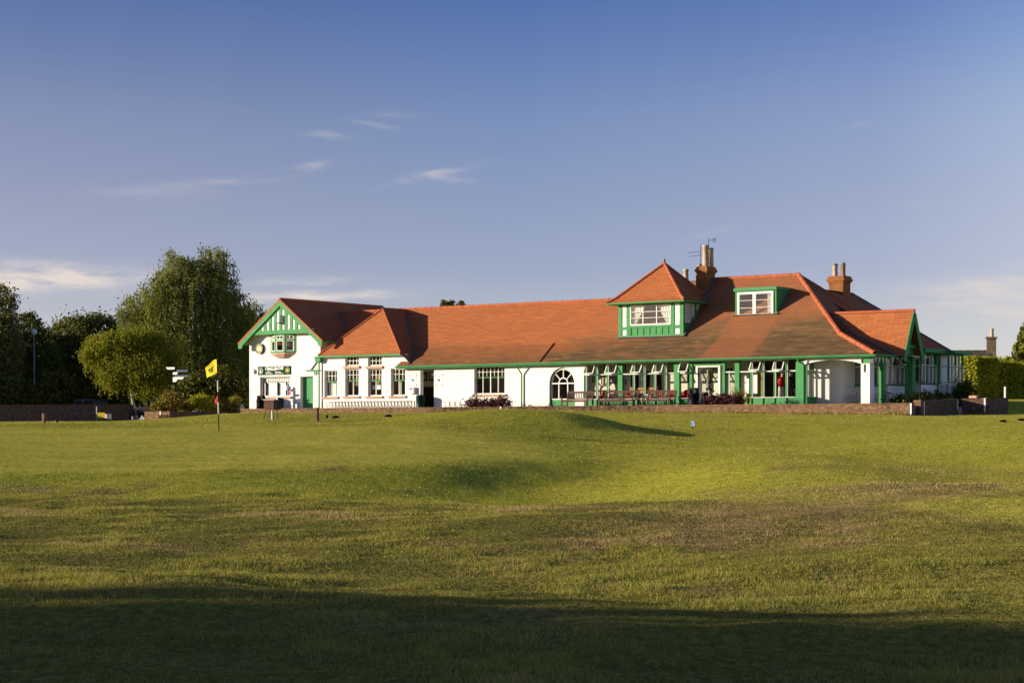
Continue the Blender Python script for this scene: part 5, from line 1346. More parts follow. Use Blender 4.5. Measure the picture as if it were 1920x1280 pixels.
pics = [(1116, 709, .35, .45, 'small pale framed print at the left end of the veranda wall'), (1128, 690, .5, .7, 'large dull framed print high at the left of the veranda wall'), (1136, 712, .6, .5, 'framed landscape print in the sunlit arch of the veranda wall'),
        (1152, 712, .30, .40, 'narrow framed print left of the wide green pillar'), (1170, 692, .3, .75, 'tall oval mounted print right of the wide green pillar'), (1171, 716, .25, .30, 'tiny framed card below the tall print'),
        (1262, 688, .65, .45, 'wide framed print high beside the right pillar'), (1283, 704, .6, .75, 'large yellowish framed plan left of the garden door'), (1322, 708, .8, .65, 'big framed plan seen through the garden door'),
        (1331, 722, .4, .5, 'small framed notice below the big plan'), (1343, 700, .45, .5, 'yellow framed print right of the big plan')]
for x, y, w, h, lab in pics:
    r = bthing('framed_picture', lab, 'picture', U(x, VB), VB - .004, Zp(x, y, VB), 'framed pictures on the veranda wall')
    mb = MB()
    for s in (-1, 1): mb.box((-w / 2, -.035, s * (h / 2 - .02) - .02), (w / 2, 0, s * (h / 2 - .02) + .02)); mb.box((s * (w / 2 - .02) - .02, -.034, -h / 2 + .04), (s * (w / 2 - .02) + .02, -.001, h / 2 - .04))
    mb.build('frame', M['darkwood'], r); MB().box((-w / 2 + .04, -.02, -h / 2 + .04), (w / 2 - .04, -.003, h / 2 - .04)).build('print', M['picture'], r)
for x, lab in ((793.5, 'framed print in the dark hall, left one'), (808, 'framed print in the dark hall, right one')):
    r = bthing('framed_picture', lab, 'picture', U(x, 2.40), 2.49, Zp(x, 706, 2.40), 'framed pictures in the hall')
    MB().box((-.24, -.03, -.26), (.24, 0, .26)).build('frame', M['black'], r); MB().box((-.15, -.04, -.17), (.15, -.031, .17)).build('print', M['picture'], r)
# tall white cupboard, door leaf and stool in the right hand bay
r = bthing('white_cupboard', 'tall white cupboard behind the right hand bay of the veranda', 'cupboard', U(1412, 1.5), 1.5, FLOOR - .02)
MB().box((-.42, 0, .62), (.42, .5, 2.05)).build('body', M['whitepanel'], r, bevel=.01); MB().box((.0, -.02, .64), (.41, -.001, 2.03)).build('door', M['signwhite'], r); MB().box((-.42, .02, 0), (.42, .5, .619)).build('plinth', M['black'], r)
r = bthing('timber_panel', 'narrow brown timber panel right of the white cupboard', 'panel', U(1425, 1.2), 1.2, FLOOR - .02)
MB().box((-.12, -.02, 0), (.14, .02, 1.75)).build('board', M['pine'], r); MB().box((-.15, -.03, 0), (-.121, .03, 1.9)).build('edge', M['darkwood'], r)
r = bthing('notice_pole', 'slim white pole with a dark blue notice behind the narrow bay', 'stand', U(1368, .8), .8, FLOOR - .02)  # plain pole carrying a notice, not a lamp
MB().tube([(0, 0, 0), (0, 0, 1.95)], .035, 8).build('pole', M['signwhite'], r); MB().lathe([(.2, 0), (.2, .03), (.05, .05)], (0, 0, 0), 14).build('base', M['black'], r); MB().box((-.22, -.01, 1.65), (.16, .02, 2.0)).build('notice', M['navy'], r)

# ------------------------------------------------------------------ people behind the glass
def skin_mesh(name, V, E, Rr, mat, parent, sub=2, root=0):
    me = bpy.data.meshes.new(name); me.from_pydata(V, E, []); o = bpy.data.objects.new(name, me); COL.objects.link(o)
    sk = o.modifiers.new('skin', 'SKIN'); 
    for i, r in enumerate(Rr):
        d = me.skin_vertices[0].data[i]; d.radius = (r, r) if not hasattr(r, '__len__') else r; d.use_root = (i == root)
    sb = o.modifiers.new('sub', 'SUBSURF'); sb.levels = sub; sb.render_levels = sub
    bpy.context.view_layer.update()
    dg = bpy.context.evaluated_depsgraph_get(); m2 = bpy.data.meshes.new_from_object(o.evaluated_get(dg)); m2.name = name
    bpy.data.objects.remove(o); m2.materials.clear(); m2.materials.append(mat)
    m2.polygons.foreach_set('use_smooth', [True] * len(m2.polygons))
    p = bpy.data.objects.new(name, m2); COL.objects.link(p); p.parent = parent; return p
def person(label, u, v, turn, top, legs, lean=.08, elbow=.9, scale=1.0, hairc='hair'):
    r = bthing('person', label, 'person', u, v, FLOOR - .02, turn=turn)
    r.scale = (scale,) * 3
    J = {'wst': (0, 0, 1.04), 'pel': (0, 0, .95), 'bel': (0, -.01, 1.14), 'che': (0, -lean * .6, 1.28), 'uch': (0, -lean * .85, 1.40), 'nck': (0, -lean, 1.48), 'chin': (0, -lean * 1.2 - .02, 1.58), 'head': (0, -lean * 1.5 - .01, 1.68), 'crown': (0, -lean * 1.4, 1.76)}
    for s, k in ((-1, 'l'), (1, 'r')):
        J['hip' + k] = (s * .10, 0, .92); J['kne' + k] = (s * .12, -.03 + .02 * s, .50); J['ank' + k] = (s * .13, .03 + .03 * s, .09); J['toe' + k] = (s * .16, -.14 + .03 * s, .035)
        J['sho' + k] = (s * .19, -lean * .9, 1.43); J['elb' + k] = (s * .27, -lean + .02, 1.14); J['wri' + k] = (s * .20, -lean - .22 * elbow, 1.14 + .04 * elbow - .2 * (1 - elbow)); J['pal' + k] = (s * .17, -lean - .22 * elbow - .08, 1.15 - .1 * (1 - elbow))
        p = Vector(J['pal' + k])
        for q in range(4):
            f = p + Vector((s * (.028 - .019 * q), -.045, .004 * (q % 2))); J['f%d%s' % (q, k)] = tuple(f); J['g%d%s' % (q, k)] = tuple(f + Vector((-s * .004, -.028 - .006 * (q in (1, 2)), -.026)))
        J['t0' + k] = tuple(p + Vector((-s * .035, -.005, .005))); J['t1' + k] = tuple(p + Vector((-s * .055, -.045, -.005)))
    names = list(J); ix = {n: i for i, n in enumerate(names)}
    E = [('pel', 'wst'), ('wst', 'bel'), ('bel', 'che'), ('che', 'uch'), ('uch', 'nck'), ('nck', 'chin'), ('chin', 'head'), ('head', 'crown')]
    for k in 'lr':
        E += [('pel', 'hip' + k), ('hip' + k, 'kne' + k), ('kne' + k, 'ank' + k), ('ank' + k, 'toe' + k), ('uch', 'sho' + k), ('sho' + k, 'elb' + k), ('elb' + k, 'wri' + k), ('wri' + k, 'pal' + k), ('pal' + k, 't0' + k), ('t0' + k, 't1' + k)]
        for q in range(4): E += [('pal' + k, 'f%d%s' % (q, k)), ('f%d%s' % (q, k), 'g%d%s' % (q, k))]
    rad = {'pel': .105, 'wst': .105, 'bel': .105, 'che': (.12, .09), 'uch': (.10, .075), 'nck': .055, 'chin': .068, 'head': .095, 'crown': .06, 'hip': .08, 'kne': .062, 'ank': .04, 'toe': .035, 'sho': .06, 'elb': .042, 'wri': .028, 'pal': .032, 't': .011}
    def rr(n):
        if n in rad: return rad[n]
        if n[0] in 'fg' and n[1].isdigit(): return .0095
        if n[0] == 't' and n[1].isdigit(): return .012
        return rad[n[:3]]
    body = skin_mesh('body', [J[n] for n in names], [(ix[a], ix[b]) for a, b in E], [rr(n) for n in names], M['skin'], r)
    # face details sit on the continuous body
    hd = Vector(J['head'])
    mb = MB(); mb.lathe([(.004, -.015), (.014, 0), (.004, .03)], tuple(hd + Vector((0, -.10, -.025))), 8); mb.build('nose', M['skin'], body, True)
    mb = MB()
    for s in (-1, 1): mb.lathe([(.004, -.009), (.011, 0), (.004, .009)], tuple(hd + Vector((s * .034, -.088, .0))), 8)
    mb.build('eyes', M['navy'], body, True)
    MB().box(tuple(hd + Vector((-.024, -.092, -.063))), tuple(hd + Vector((.024, -.075, -.056)))).build('mouth', M['red'], body)
    mb = MB()
    for s in (-1, 1): mb.lathe([(.006, -.028), (.018, -.01), (.02, .012), (.006, .03)], tuple(hd + Vector((s * .094, .01, -.01))), 8)
    mb.build('ears', M['skin'], body, True)
    n2 = [hd + Vector((0, .035, -.03)), hd + Vector((0, .03, .03)), hd + Vector((0, -.02, .065))]
    skin_mesh('hair', [tuple(p) for p in n2], [(0, 1), (1, 2)], [.072, .092, .082], M[hairc], body)
    def sub(nm, pts, ee, mat):
        ids = {k: i for i, k in enumerate(pts)}
        return skin_mesh(nm, [J[k] if len(v) == 1 else v[1] for k, v in pts.items()], [(ids[a], ids[b]) for a, b in ee], [v[0] for v in pts.values()], M[mat], r)
    sub('shirt', {'pel': (.158, (0, 0, .93)), 'wst': (.156,), 'bel': (.150,), 'che': ((.175, .135),), 'uch': ((.150, .115),), 'nck': (.072,), 'shol': (.088,), 'elbl': (.064,), 'shor': (.088,), 'elbr': (.064,)},
        [('pel', 'wst'), ('wst', 'bel'), ('bel', 'che'), ('che', 'uch'), ('uch', 'nck'), ('uch', 'shol'), ('shol', 'elbl'), ('uch', 'shor'), ('shor', 'elbr')], top)
    sub('trousers', {'wst': (.140,), 'pel': (.150,), 'hipl': (.108, (-.09, 0, .84)), 'knel': (.088,), 'ankl': (.070,), 'hipr': (.108, (.09, 0, .84)), 'kner': (.088,), 'ankr': (.070,)},
        [('wst', 'pel'), ('pel', 'hipl'), ('hipl', 'knel'), ('knel', 'ankl'), ('pel', 'hipr'), ('hipr', 'kner'), ('kner', 'ankr')], legs)
    return r
person('person in a red top and pale trousers seen from behind through the veranda glass', U(1465, 1.2), 1.2, R(168), 'redshirt', 'chino', .06, .9)
person('person in dark clothes bending forward beside the one in red', U(1481, 1.3), 1.3, R(200), 'navy', 'navy', .16, .7)
person('short person in dark clothes and pale trousers at the right end of the veranda', U(1490, 2.1), 2.1, R(150), 'navy', 'chino', .05, .5, .88)

# ------------------------------------------------------------------ on the course
def zoff(x, Y): X = at(x, Y); return Vector((X, Y, hz(X, Y)))
def flagstick():
    p = zoff(410.5, 63.5); r = thing('flagstick', 'golf flagstick with a yellow flag and small red pennant on the green', 'flagstick', p)
    H = EYE + (HY - 673) * 63.5 / F - p.z; lean = -.06
    q = lambda z, dx=0, dy=0: (lean * z / H + dx, dy, z)
    for a, b, m in ((0, .24, 'black'), (.24, .395, 'signwhite'), (.395, .545, 'black'), (.545, .70, 'signwhite'), (.70, 1.0, 'black')):
        MB().tube([q(a * H - (.1 if a == 0 else 0)), q(b * H)], .018, 8).build('pole', M[m], r)
    def cloth(name, z0, z1, w, drop, mat, nx=14, nz=8, amp=.03):
        mb = MB(); g = {}
        for i in range(nx + 1):
            for j in range(nz + 1):
                s, t = i / nx, j / nz
                x = -w * .92 * s * (1 - .10 * t); z = z1 + (z0 - z1) * t * (1 - .22 * s) - drop * s ** 1.4 + .02 * math.sin(6 * s + 2 * t)
                y = amp * math.sin(5.5 * s + 2.2 * t) * s ** .5 + .55 * w * s; g[i, j] = q(z)[0] + x - .012, y, z
        for i in range(nx):
            for j in range(nz): mb.face([g[i, j], g[i + 1, j], g[i + 1, j + 1], g[i, j + 1]])
        return mb.build(name, M[mat], r, True), g
    f, g = cloth('flag', H - .46, H - .01, .45, .26, 'yellow')
    # dark animal emblem on the cloth, cut from the flag's own surface
    mb = MB(); nx, nz = 14, 8
    def bl(s, t):
        i, j = min(int(s * nx), nx - 1), min(int(t * nz), nz - 1); a, b = s * nx - i, t * nz - j
        P = [Vector(g[i, j]), Vector(g[i + 1, j]), Vector(g[i + 1, j + 1]), Vector(g[i, j + 1])]
        return P[0] * (1 - a) * (1 - b) + P[1] * a * (1 - b) + P[2] * a * b + P[3] * (1 - a) * b - Vector((0, .006, 0))
    for poly in ([(.40, .42), (.68, .40), (.70, .58), (.42, .60)], [(.66, .34), (.78, .38), (.76, .50), (.66, .50)], [(.42, .58), (.47, .58), (.45, .74), (.40, .74)], [(.50, .60), (.54, .60), (.56, .72), (.51, .72)], [(.60, .58), (.65, .58), (.69, .72), (.64, .73)], [(.34, .36), (.42, .42), (.42, .50), (.32, .44)]):
        mb.face([bl(*c) for c in poly])
    mb.build('emblem', M['black'], f)
    cloth('pennant', H * .385, H * .478, .115, .07, 'redcloth', 8, 5, .015)
flagstick()
def signpost():
    p = zoff(330, 125); z0 = p.z; r = thing('finger_post', 'dark finger post with six white direction arms in the flower bed', 'signpost', p)
    H = zat(686, 125) - z0; MB().box((-.07, -.07, -.2), (.07, .07, H)).build('post', M['darkwood'], r)
    for xa, xb, y, d, ang in ((308.5, 329, 690.2, -1, -26), (332, 353.5, 695.2, 1, 8), (326, 339, 700, 1, -34), (328, 354, 705, 1, 8), (325.5, 351, 709, 1, -26), (326, 337.5, 713.6, 1, -36)):
        z = zat(y, 125) - z0; a, b = at(xa, 125) - p.x, at(xb, 125) - p.x; h = .075
        poly = [(a, z - h), (b - .12, z - h), (b, z + h), (a, z + h)] if d > 0 else [(a, z + h), (b, z + h), (b, z - h), (a + .14, z - h)]
        o = MB().prism([(x - (a if d > 0 else b), -.09, zz) for x, zz in poly], (0, .03, 0)).build('arm', M['signwhite'], r, bevel=.004); o.location = (a if d > 0 else b, 0, 0); o.rotation_euler = (0, 0, R(ang))
signpost()
def lamp():
    p = zoff(64, 158); H = zat(628, 158) - p.z; r = thing('street_lamp', 'tall slim street lamp with a round white globe before the dark trees', 'street lamp', p)
    MB().tube([(0, 0, -.2), (0, 0, 1.2), (0, 0, 1.25), (0, 0, H)], [.11, .11, .07, .055], 10).build('pole', M['steel'], r, True)
    MB().lathe([(.06, H), (.20, H + .08), (.26, H + .24), (.20, H + .42), (.05, H + .5)], (0, 0, 0), 14).build('globe', M['whitepanel'], r, True)
    MB().bar((0, 0, H - .1), (-.45, 0, H - .06), .06, .06).build('bracket', M['steel'], r)
lamp()
def stand():
    p = zoff(512, 77); r = thing('course_box', 'brown and black box on thin legs standing on the lawn', 'box stand', p, R(-18))
    zt = zat(748.5, 77) - p.z; zb = zat(768, 77) - p.z
    MB().box((-.32, -.16, zb), (.10, .16, zt - .03)).build('box', M['postwood'], r); MB().box((.101, -.15, zb + .005), (.28, .15, zt - .04)).build('bag', M['black'], r, bevel=.02)
    MB().box((-.36, -.19, zt - .029), (.16, .19, zt)).build('lid', M['signwhite'], r, bevel=.008)
    for a, b in (((-.24, -.1), (-.34, -.16)), ((.2, -.1), (.30, -.16)), ((-.05, .1), (-.05, .14))): MB().tube([(a[0], a[1], zb), (b[0], b[1], -.05)], .013, 6).build('leg', M['black'], r)
    MB().box((-.04, -.12, -.05), (.02, -.08, zb)).build('leg', M['signwhite'], r); MB().box((-.08, -.119, -.05), (-.042, -.081, zb)).build('leg', M['black'], r)
stand()
def bollard(label, x, Y, h, w, mat='postwood', nm='wooden_post', cat='post', group='stub posts round the green'):
    p = zoff(x, Y); r = thing(nm, label, cat, p, R(-35), group); MB().box((-w / 2, -w / 2, -.1), (w / 2, w / 2, h - .03)).build('shaft', M[mat], r, bevel=.01)
    MB().prism([(-w / 2 - .006, -w / 2 - .006, h - .03), (w / 2 + .006, -w / 2 - .006, h - .03), (w / 2 + .006, w / 2 + .006, h - .03), (-w / 2 - .006, w / 2 + .006, h - .03)], (0, 0, .035)).build('cap', M[mat], r)
bollard('square wooden stub post on the lawn before the shop door', 594, 74, .50, .13)
bollard('dark wooden stub post on the lawn at the far left', 82.5, 78, .42, .12)
bollard('white marker stake in front of the purple shrub bed', 939, 104, .32, .07, 'signwhite', 'marker_stake', 'stake', 'white marker stakes')
bollard('white marker post standing before the hedge', 1884.5, 137, .78, .11, 'signwhite', 'marker_stake', 'stake', 'white marker stakes')
bollard('thin white post against the dark boundary wall', 181.5, 140.2, 1.02, .08, 'steel', 'marker_stake', 'stake', 'white marker stakes')
def cone(label, x, Y, h=.14):
    p = zoff(x, Y); r = thing('tee_marker', label, 'marker', p, 0, 'small dark markers on the lawn'); MB().lathe([(.025, -.03), (.03, h * .3), (.075, h * .95), (.07, h)], (0, 0, 0), 10).build('cup', M['black'], r, True); MB().lathe([(.05, h), (.05, h + .012), (.02, h + .015)], (0, 0, 0), 10).build('lid', M['dkgreen'], r, True)
cone('small black cup shaped marker right of the square stub post', 613, 78); cone('small black cup shaped marker on the lawn at the far left', 107, 79)
def mound(label, x, Y, w=.17, h=.10):
    p = zoff(x, Y); r = thing('sprinkler_head', label, 'sprinkler', p, R(20), 'low dark fittings on the lawn'); MB().prism([(-w, -.1, 0), (w, -.1, 0), (w * .55, -.1, h), (-w * .45, -.1, h)], (0, .2, 0)).build('housing', M['black'], r, bevel=.02); MB().lathe([(.05, h), (.05, h + .015)], (0, 0, 0), 10).build('cap', M['lead'], r)
mound('low dark fitting in the grass just beyond the cup marker', 629, 80); mound('low dark fitting on the lawn before the wing windows', 728, 82); mound('low dark wedge on the open lawn at the right', 1881, 86, .16); mound('low dark wedge at the right edge of the lawn', 1915, 87, .16); mound('low dark fitting with a pale cap left of the brick block', 241, 96, .14)
def brickblock():
    p = zoff(306.5, 112); r = thing('brick_block', 'low reddish block on the grass before the flower bed', 'block', p, R(-10)); MB().box((-.28, -.14, -.05), (.28, .14, .19)).build('body', M['brick'], r, bevel=.02); MB().box((-.30, -.16, .191), (.30, .16, .22)).build('lid', M['postwood'], r, bevel=.01)
brickblock()
def boards():
    p = zoff(190, 139.6); r = thing('yellow_board', 'yellow notice board on short legs by the boundary wall', 'board', p, R(-14)); MB().box((-.28, -.02, .18), (.28, .02, .60)).build('panel', M['yellowboard'], r, bevel=.01)
    for s in (-1, 1): MB().box((s * .22 - .02, -.019, -.05), (s * .22 + .02, .019, .179)).build('leg', M['black'], r)
    p = zoff(204.5, 139.4); r = thing('grey_board', 'small grey and white board beside the yellow one', 'board', p, R(-14)); MB().box((-.16, -.02, .05), (.20, .02, .52)).build('panel', M['lead'], r, bevel=.01); MB().box((-.30, -.03, .16), (-.161, .03, .50)).build('edge', M['signwhite'], r)
    MB().box((-.1, -.015, -.05), (.12, .015, .049)).build('foot', M['black'], r)
boards()
def wheel():
    q = W(-19.3, -2.6); p = Vector((q.x, q.y, hz(q.x, q.y))); r = thing('spare_wheel_stand', 'black wheel on a pale stub at the left end of the terrace wall', 'wheel', p, -TH)
    R0, cz = .27, .52; mb = MB(); n = 24
    mb.tube([(R0 * math.cos(2 * math.pi * k / n), 0, cz + R0 * math.sin(2 * math.pi * k / n)) for k in range(n + 1)], .06, 8, False); mb.build('tyre', M['tyre'], r, True)
    mb = MB(); mb.prism([(.22 * math.cos(2 * math.pi * k / n), -.02, cz + .22 * math.sin(2 * math.pi * k / n)) for k in range(n)], (0, .04, 0)); mb.build('disc', M['black'], r)
    MB().box((-.03, .03, -.1), (.05, .09, cz)).build('stub', M['signwhite'], r)
wheel()
def bluesign():
    p = zoff(1298, 78); r = thing('blue_sign', 'small tilted blue and white sign on a stake at the end of the mound', 'sign', p, R(-12)); r.rotation_euler = (R(-6), R(7), R(-12))
    MB().tube([(0, .0, -.05), (0, 0, .16)], .014, 6).build('stake', M['black'], r); MB().box((-.085, -.012, .14), (.085, .012, .36)).build('panel', M['blue'], r, bevel=.008)
    mb = MB(); mb.box((-.065, -.015, .27), (.03, -.0125, .345)); mb.box((-.065, -.0152, .16), (.065, -.0126, .19)); mb.box((-.01, -.0148, .20), (.06, -.0124, .26)); mb.build('print', M['signwhite'], r)
bluesign()
# parked cars behind the boundary wall
def car(label, x, Y, rz, mat, roofh=1.48):
    p = zoff(x, Y); r = thing('parked_car', label, 'car', p, rz, 'parked cars behind the boundary wall')
    prof = [(-2.05, .32), (2.05, .32), (2.1, .62), (1.95, .82), (1.0, .95), (-1.85, .95), (-2.1, .8)]
    MB().prism([(x_, -.85, z) for x_, z in prof], (0, 1.7, 0)).build('body', M[mat], r, bevel=.08)
    cab = [(-1.85, .951), (1.0, .951), (.35, roofh - .06), (.1, roofh), (-1.2, roofh), (-1.6, roofh - .10)]
    MB().prism([(x_, -.72, z) for x_, z in cab], (0, 1.44, 0)).build('cabin', M[mat], r, bevel=.06)
    for s in (-1, 1):
        for a, b in ((-1.5, -.45), (-.35, .55)):
            MB().prism([(a, s * .735, 1.0), (b, s * .735, 1.0), (b - .12 if b < 0 else b - .35, s * .735, roofh - .12), (a + .1, s * .735, roofh - .12)], (0, s * .012, 0)).build('window', M['black'], r)
        for xx in (-1.3, 1.35):
            o = MB().lathe([(.31, -.1), (.31, .1)], (0, 0, 0), 18).build('wheel', M['tyre'], r); o.location = (xx, s * .80, .31); o.rotation_euler = (R(90), 0, 0)
            MB().lathe([(.18, -.11), (.18, .11)], (0, 0, 0), 14).build('rim', M['steel'], o)
        MB().box((2.0, s * .6 - .16, .62), (2.09, s * .6 + .16, .78)).build('headlight', M['whitepanel'], r)
    MB().prism([(.42, -.66, roofh - .1), (.42, .66, roofh - .1), (.96, .66, 1.0), (.96, -.66, 1.0)], (.012, 0, .012)).build('windscreen', M['black'], r)
car('silver car whose roof shows over the boundary wall', 160, 151, R(150), 'carpaint', 1.62)
car('dark blue car half hidden by shrubs near the finger post', 296, 150, R(160), 'cardark', 1.55)
# ------------------------------------------------------------------ trees, hedges and shrubs
def crown_points(n, clusters, clump=.2, inner=.5, per=26):
    """clusters: (centre, radii); leaves gather in clumps on and inside each ellipsoid, leaving gaps"""
    vol = np.array([r[0] * r[2] for _, r in clusters]); vol = vol / vol.sum(); out = []
    for (c, r), w in zip(clusters, vol):
        k = max(30, int(n * w)); m = max(8, k // per)
        ctr = shell(m, c, np.array(r) * .93, inner)
        idx = rng.integers(0, m, k); s = clump * np.mean(r) * rng.uniform(.5, 1.3, m)
        out.append(ctr[idx] + rng.normal(size=(k, 3)) * s[idx][:, None] * np.array([1, 1, .75]))
    return np.concatenate(out)
def tree(name, label, x, Y, cl, n, size, mat, bark='bark', trunk_r=.22, clump=.2, inner=.5, weep=0, lenw=2.6, limbs=True, group='trees behind the boundary wall', bend=0.0, per=26):
    X0 = at(x, Y); z0 = hz(X0, Y) if Y < 400 else 3; r = thing(name, label, 'tree', (X0, Y, z0), 0, group)
    k = Y / F; clusters = []
    for cx, cy, rx, ry in cl:
        clusters.append(((at(cx, Y) - X0 + 0, rng.uniform(-.25, .25) * rx * k, zat(cy, Y) - z0), (rx * k, rx * k * .85, ry * k)))
    P = crown_points(n, clusters, clump, inner, per)
    if weep:
        S = []
        st = P[rng.choice(len(P), weep)]
        for s in st:
            L = lenw * rng.uniform(.4, 1.2); q = int(12 * L / lenw) + 3; t = np.linspace(0, 1, q)[:, None]
            dirn = np.array([rng.normal() * .10, rng.normal() * .10, -1.0])
            S.append(s + dirn * t * L + rng.normal(size=(q, 3)) * .05)
        S = np.concatenate(S); S = S[S[:, 2] > .4]
        P = np.concatenate([P, S])
    P = P[P[:, 2] > .15]
    zt = P[:, 2].max(); tone = np.clip(.25 + .5 * rng.random(len(P)), 0, 1)
    leaves('crown', P, size, M[mat], r, np.array([0, 0, -.6]) if weep else None, 1.5 if weep else 1.2, tone)
    if limbs:
        mb = MB(); c0_ = np.mean([c for c, _ in clusters], 0); top = max(c[2] for c, _ in clusters)
        tip = Vector((c0_[0], c0_[1], c0_[2])); kn = Vector((bend, 0, min(1.4, tip.z * .35)))
        base = Vector((bend * .1, 0, -.3)); pts = [base, base.lerp(kn, .6) + Vector((0, 0, .1)), kn, kn.lerp(tip, .5) + Vector((bend * .5, 0, 0)), tip]
        mb.tube(pts, [trunk_r * 1.25, trunk_r, trunk_r * .85, trunk_r * .6, trunk_r * .3], 9)
        for c, rr_ in clusters:
            e = Vector(c); s = kn.lerp(tip, random.uniform(.1, .8)); mid = s.lerp(e, .5) + Vector((0, 0, .12 * (e - s).length)); mb.tube([s, mid, e + Vector((0, 0, rr_[2] * .5))], [trunk_r * .45, trunk_r * .3, trunk_r * .08], 6)
            for _ in range(3):
                d = Vector(shell(1, c, rr_, .7)[0]); mb.tube([mid, mid.lerp(d, .6), d], [trunk_r * .2, trunk_r * .13, .015], 5)
        mb.build('trunk', M[bark], r, True)
    return r
tree('broadleaf_tree', 'grey green tree cut by the left edge of the picture', -8, 157, [(-2, 585, 34, 58), (-12, 640, 46, 60), (12, 655, 34, 55), (-20, 700, 60, 55)], 20000, .17, 'leaf_grey')
tree('broadleaf_tree', 'dark loose topped tree behind the street lamp', 58, 163, [(55, 622, 26, 40), (72, 640, 24, 38), (50, 675, 42, 55), (80, 690, 40, 50)], 16000, .17, 'leaf_dark')
tree('broadleaf_tree', 'rounded dark olive tree between the street lamp and the weeping birch', 150, 168, [(150, 632, 50, 46), (192, 620, 38, 36), (115, 645, 34, 42), (150, 690, 70, 60), (210, 660, 44, 60)], 28000, .17, 'leaf_dark')
tree('weeping_birch', 'tallest tree, a broad weeping birch left of the gable', 345, 156, [(372, 496, 40, 34), (332, 502, 42, 34), (410, 506, 36, 40), (352, 530, 56, 44), (405, 545, 44, 50), (300, 548, 44, 40), (262, 580, 42, 36), (242, 582, 30, 28), (448, 585, 30, 36), (330, 590, 74, 54), (415, 600, 48, 60), (280, 620, 60, 50), (350, 660, 90, 60), (440, 640, 40, 60)], 26000, .115, 'leaf_birch', 'birchbark', .30, .19, .58, 4800, 3.0, per=40)
tree('weeping_birch', 'dark drooping birch between the tall tree and the white gable', 465, 161, [(478, 592, 24, 24), (455, 600, 24, 28), (470, 635, 40, 44), (445, 680, 50, 55), (490, 690, 40, 50)], 9000, .13, 'leaf_birch', 'bark', .22, .15, .6, 2200, 2.6)
tree('young_birch', 'small sunlit yellow green birch with a pale leaning trunk', 258, 147, [(262, 642, 40, 30), (225, 650, 48, 30), (192, 648, 34, 26), (300, 660, 42, 34), (175, 668, 26, 24), (225, 685, 48, 32), (275, 690, 54, 34), (318, 690, 28, 30), (215, 712, 34, 20), (282, 722, 44, 24)], 38000, .105, 'leaf_bright', 'birchbark', .13, .2, .45, 350, .9, bend=-.35)
for x, rx, y, mt, lab in ((15, 62, 690, 'leaf_dark', 'dense dark tree behind the left end of the wall'), (105, 60, 700, 'leaf_dark', 'dense dark tree behind the silver car'), (200, 60, 695, 'leaf_dark', 'dense dark tree in the gloom behind the young birch'),
                          (300, 58, 690, 'leaf_dark', 'dense dark tree behind the finger post'), (390, 60, 680, 'leaf_dark', 'dense dark tree behind the yellow flag'), (455, 50, 690, 'leaf_dark', 'dense dark tree against the left side of the gable')):
    tree('dense_tree', lab, x, 175, [(x, y, rx, 60), (x + 20, y + 30, rx, 50), (x - 25, y + 40, rx, 45)], 7500, .34, mt, group='dense trees in the gloom', inner=.3)
tree('distant_tree', 'pale tree top showing above the main roof ridge, left of two', 836, 195, [(834, 570, 12, 10), (840, 590, 16, 18), (838, 630, 24, 34), (836, 690, 28, 40)], 5000, .26, 'leaf_grey', group='tree tops behind the roof')
tree('distant_tree', 'pale tree top showing above the main roof ridge, right of two', 858, 195, [(857, 572, 15, 8), (858, 590, 20, 16), (860, 630, 26, 34), (862, 690, 30, 40)], 6000, .26, 'leaf_grey', group='tree tops behind the roof')
tree('round_bush_tree', 'pale green bushy tree behind the hedge beside the conifer', 1883, 168, [(1882, 684, 20, 18), (1875, 700, 22, 22), (1892, 700, 20, 20)], 3000, .2, 'leaf_hedge', group='trees behind the hedge', trunk_r=.12)
def conifer(label, x, Y, top, base, w):
    X0 = at(x, Y); z0 = hz(X0, Y); r = thing('conifer', label, 'tree', (X0, Y, z0), 0, 'trees behind the hedge'); H = zat(top, Y) - z0; Rb = w * Y / F
    P = []
    for k in range(420):
        t = rng.random() ** .8; L = Rb * (1 - t) ** .8 * rng.uniform(.7, 1.12) + .1; a_ = rng.uniform(0, 2 * math.pi); q = 26
        s = np.sqrt(rng.random(q))[:, None]; d = np.array([math.cos(a_), math.sin(a_), .12])
        P.append(np.array([0, 0, .3 + t * (H - .3)]) + d * s * L + rng.normal(size=(q, 3)) * .12 * np.array([1, 1, .9]))
    P = np.concatenate(P); P = P[P[:, 2] > .1]; leaves('crown', P, .24, M['leaf_conifer'], r, np.array([0, 0, .8]), 1.5)
    MB().tube([(0, 0, -.2), (0, 0, H * .95)], [.25, .04], 8).build('trunk', M['bark'], r)
conifer('dark green conifer cut by the right edge above the hedge', 1932, 162, 600, 745, 52)

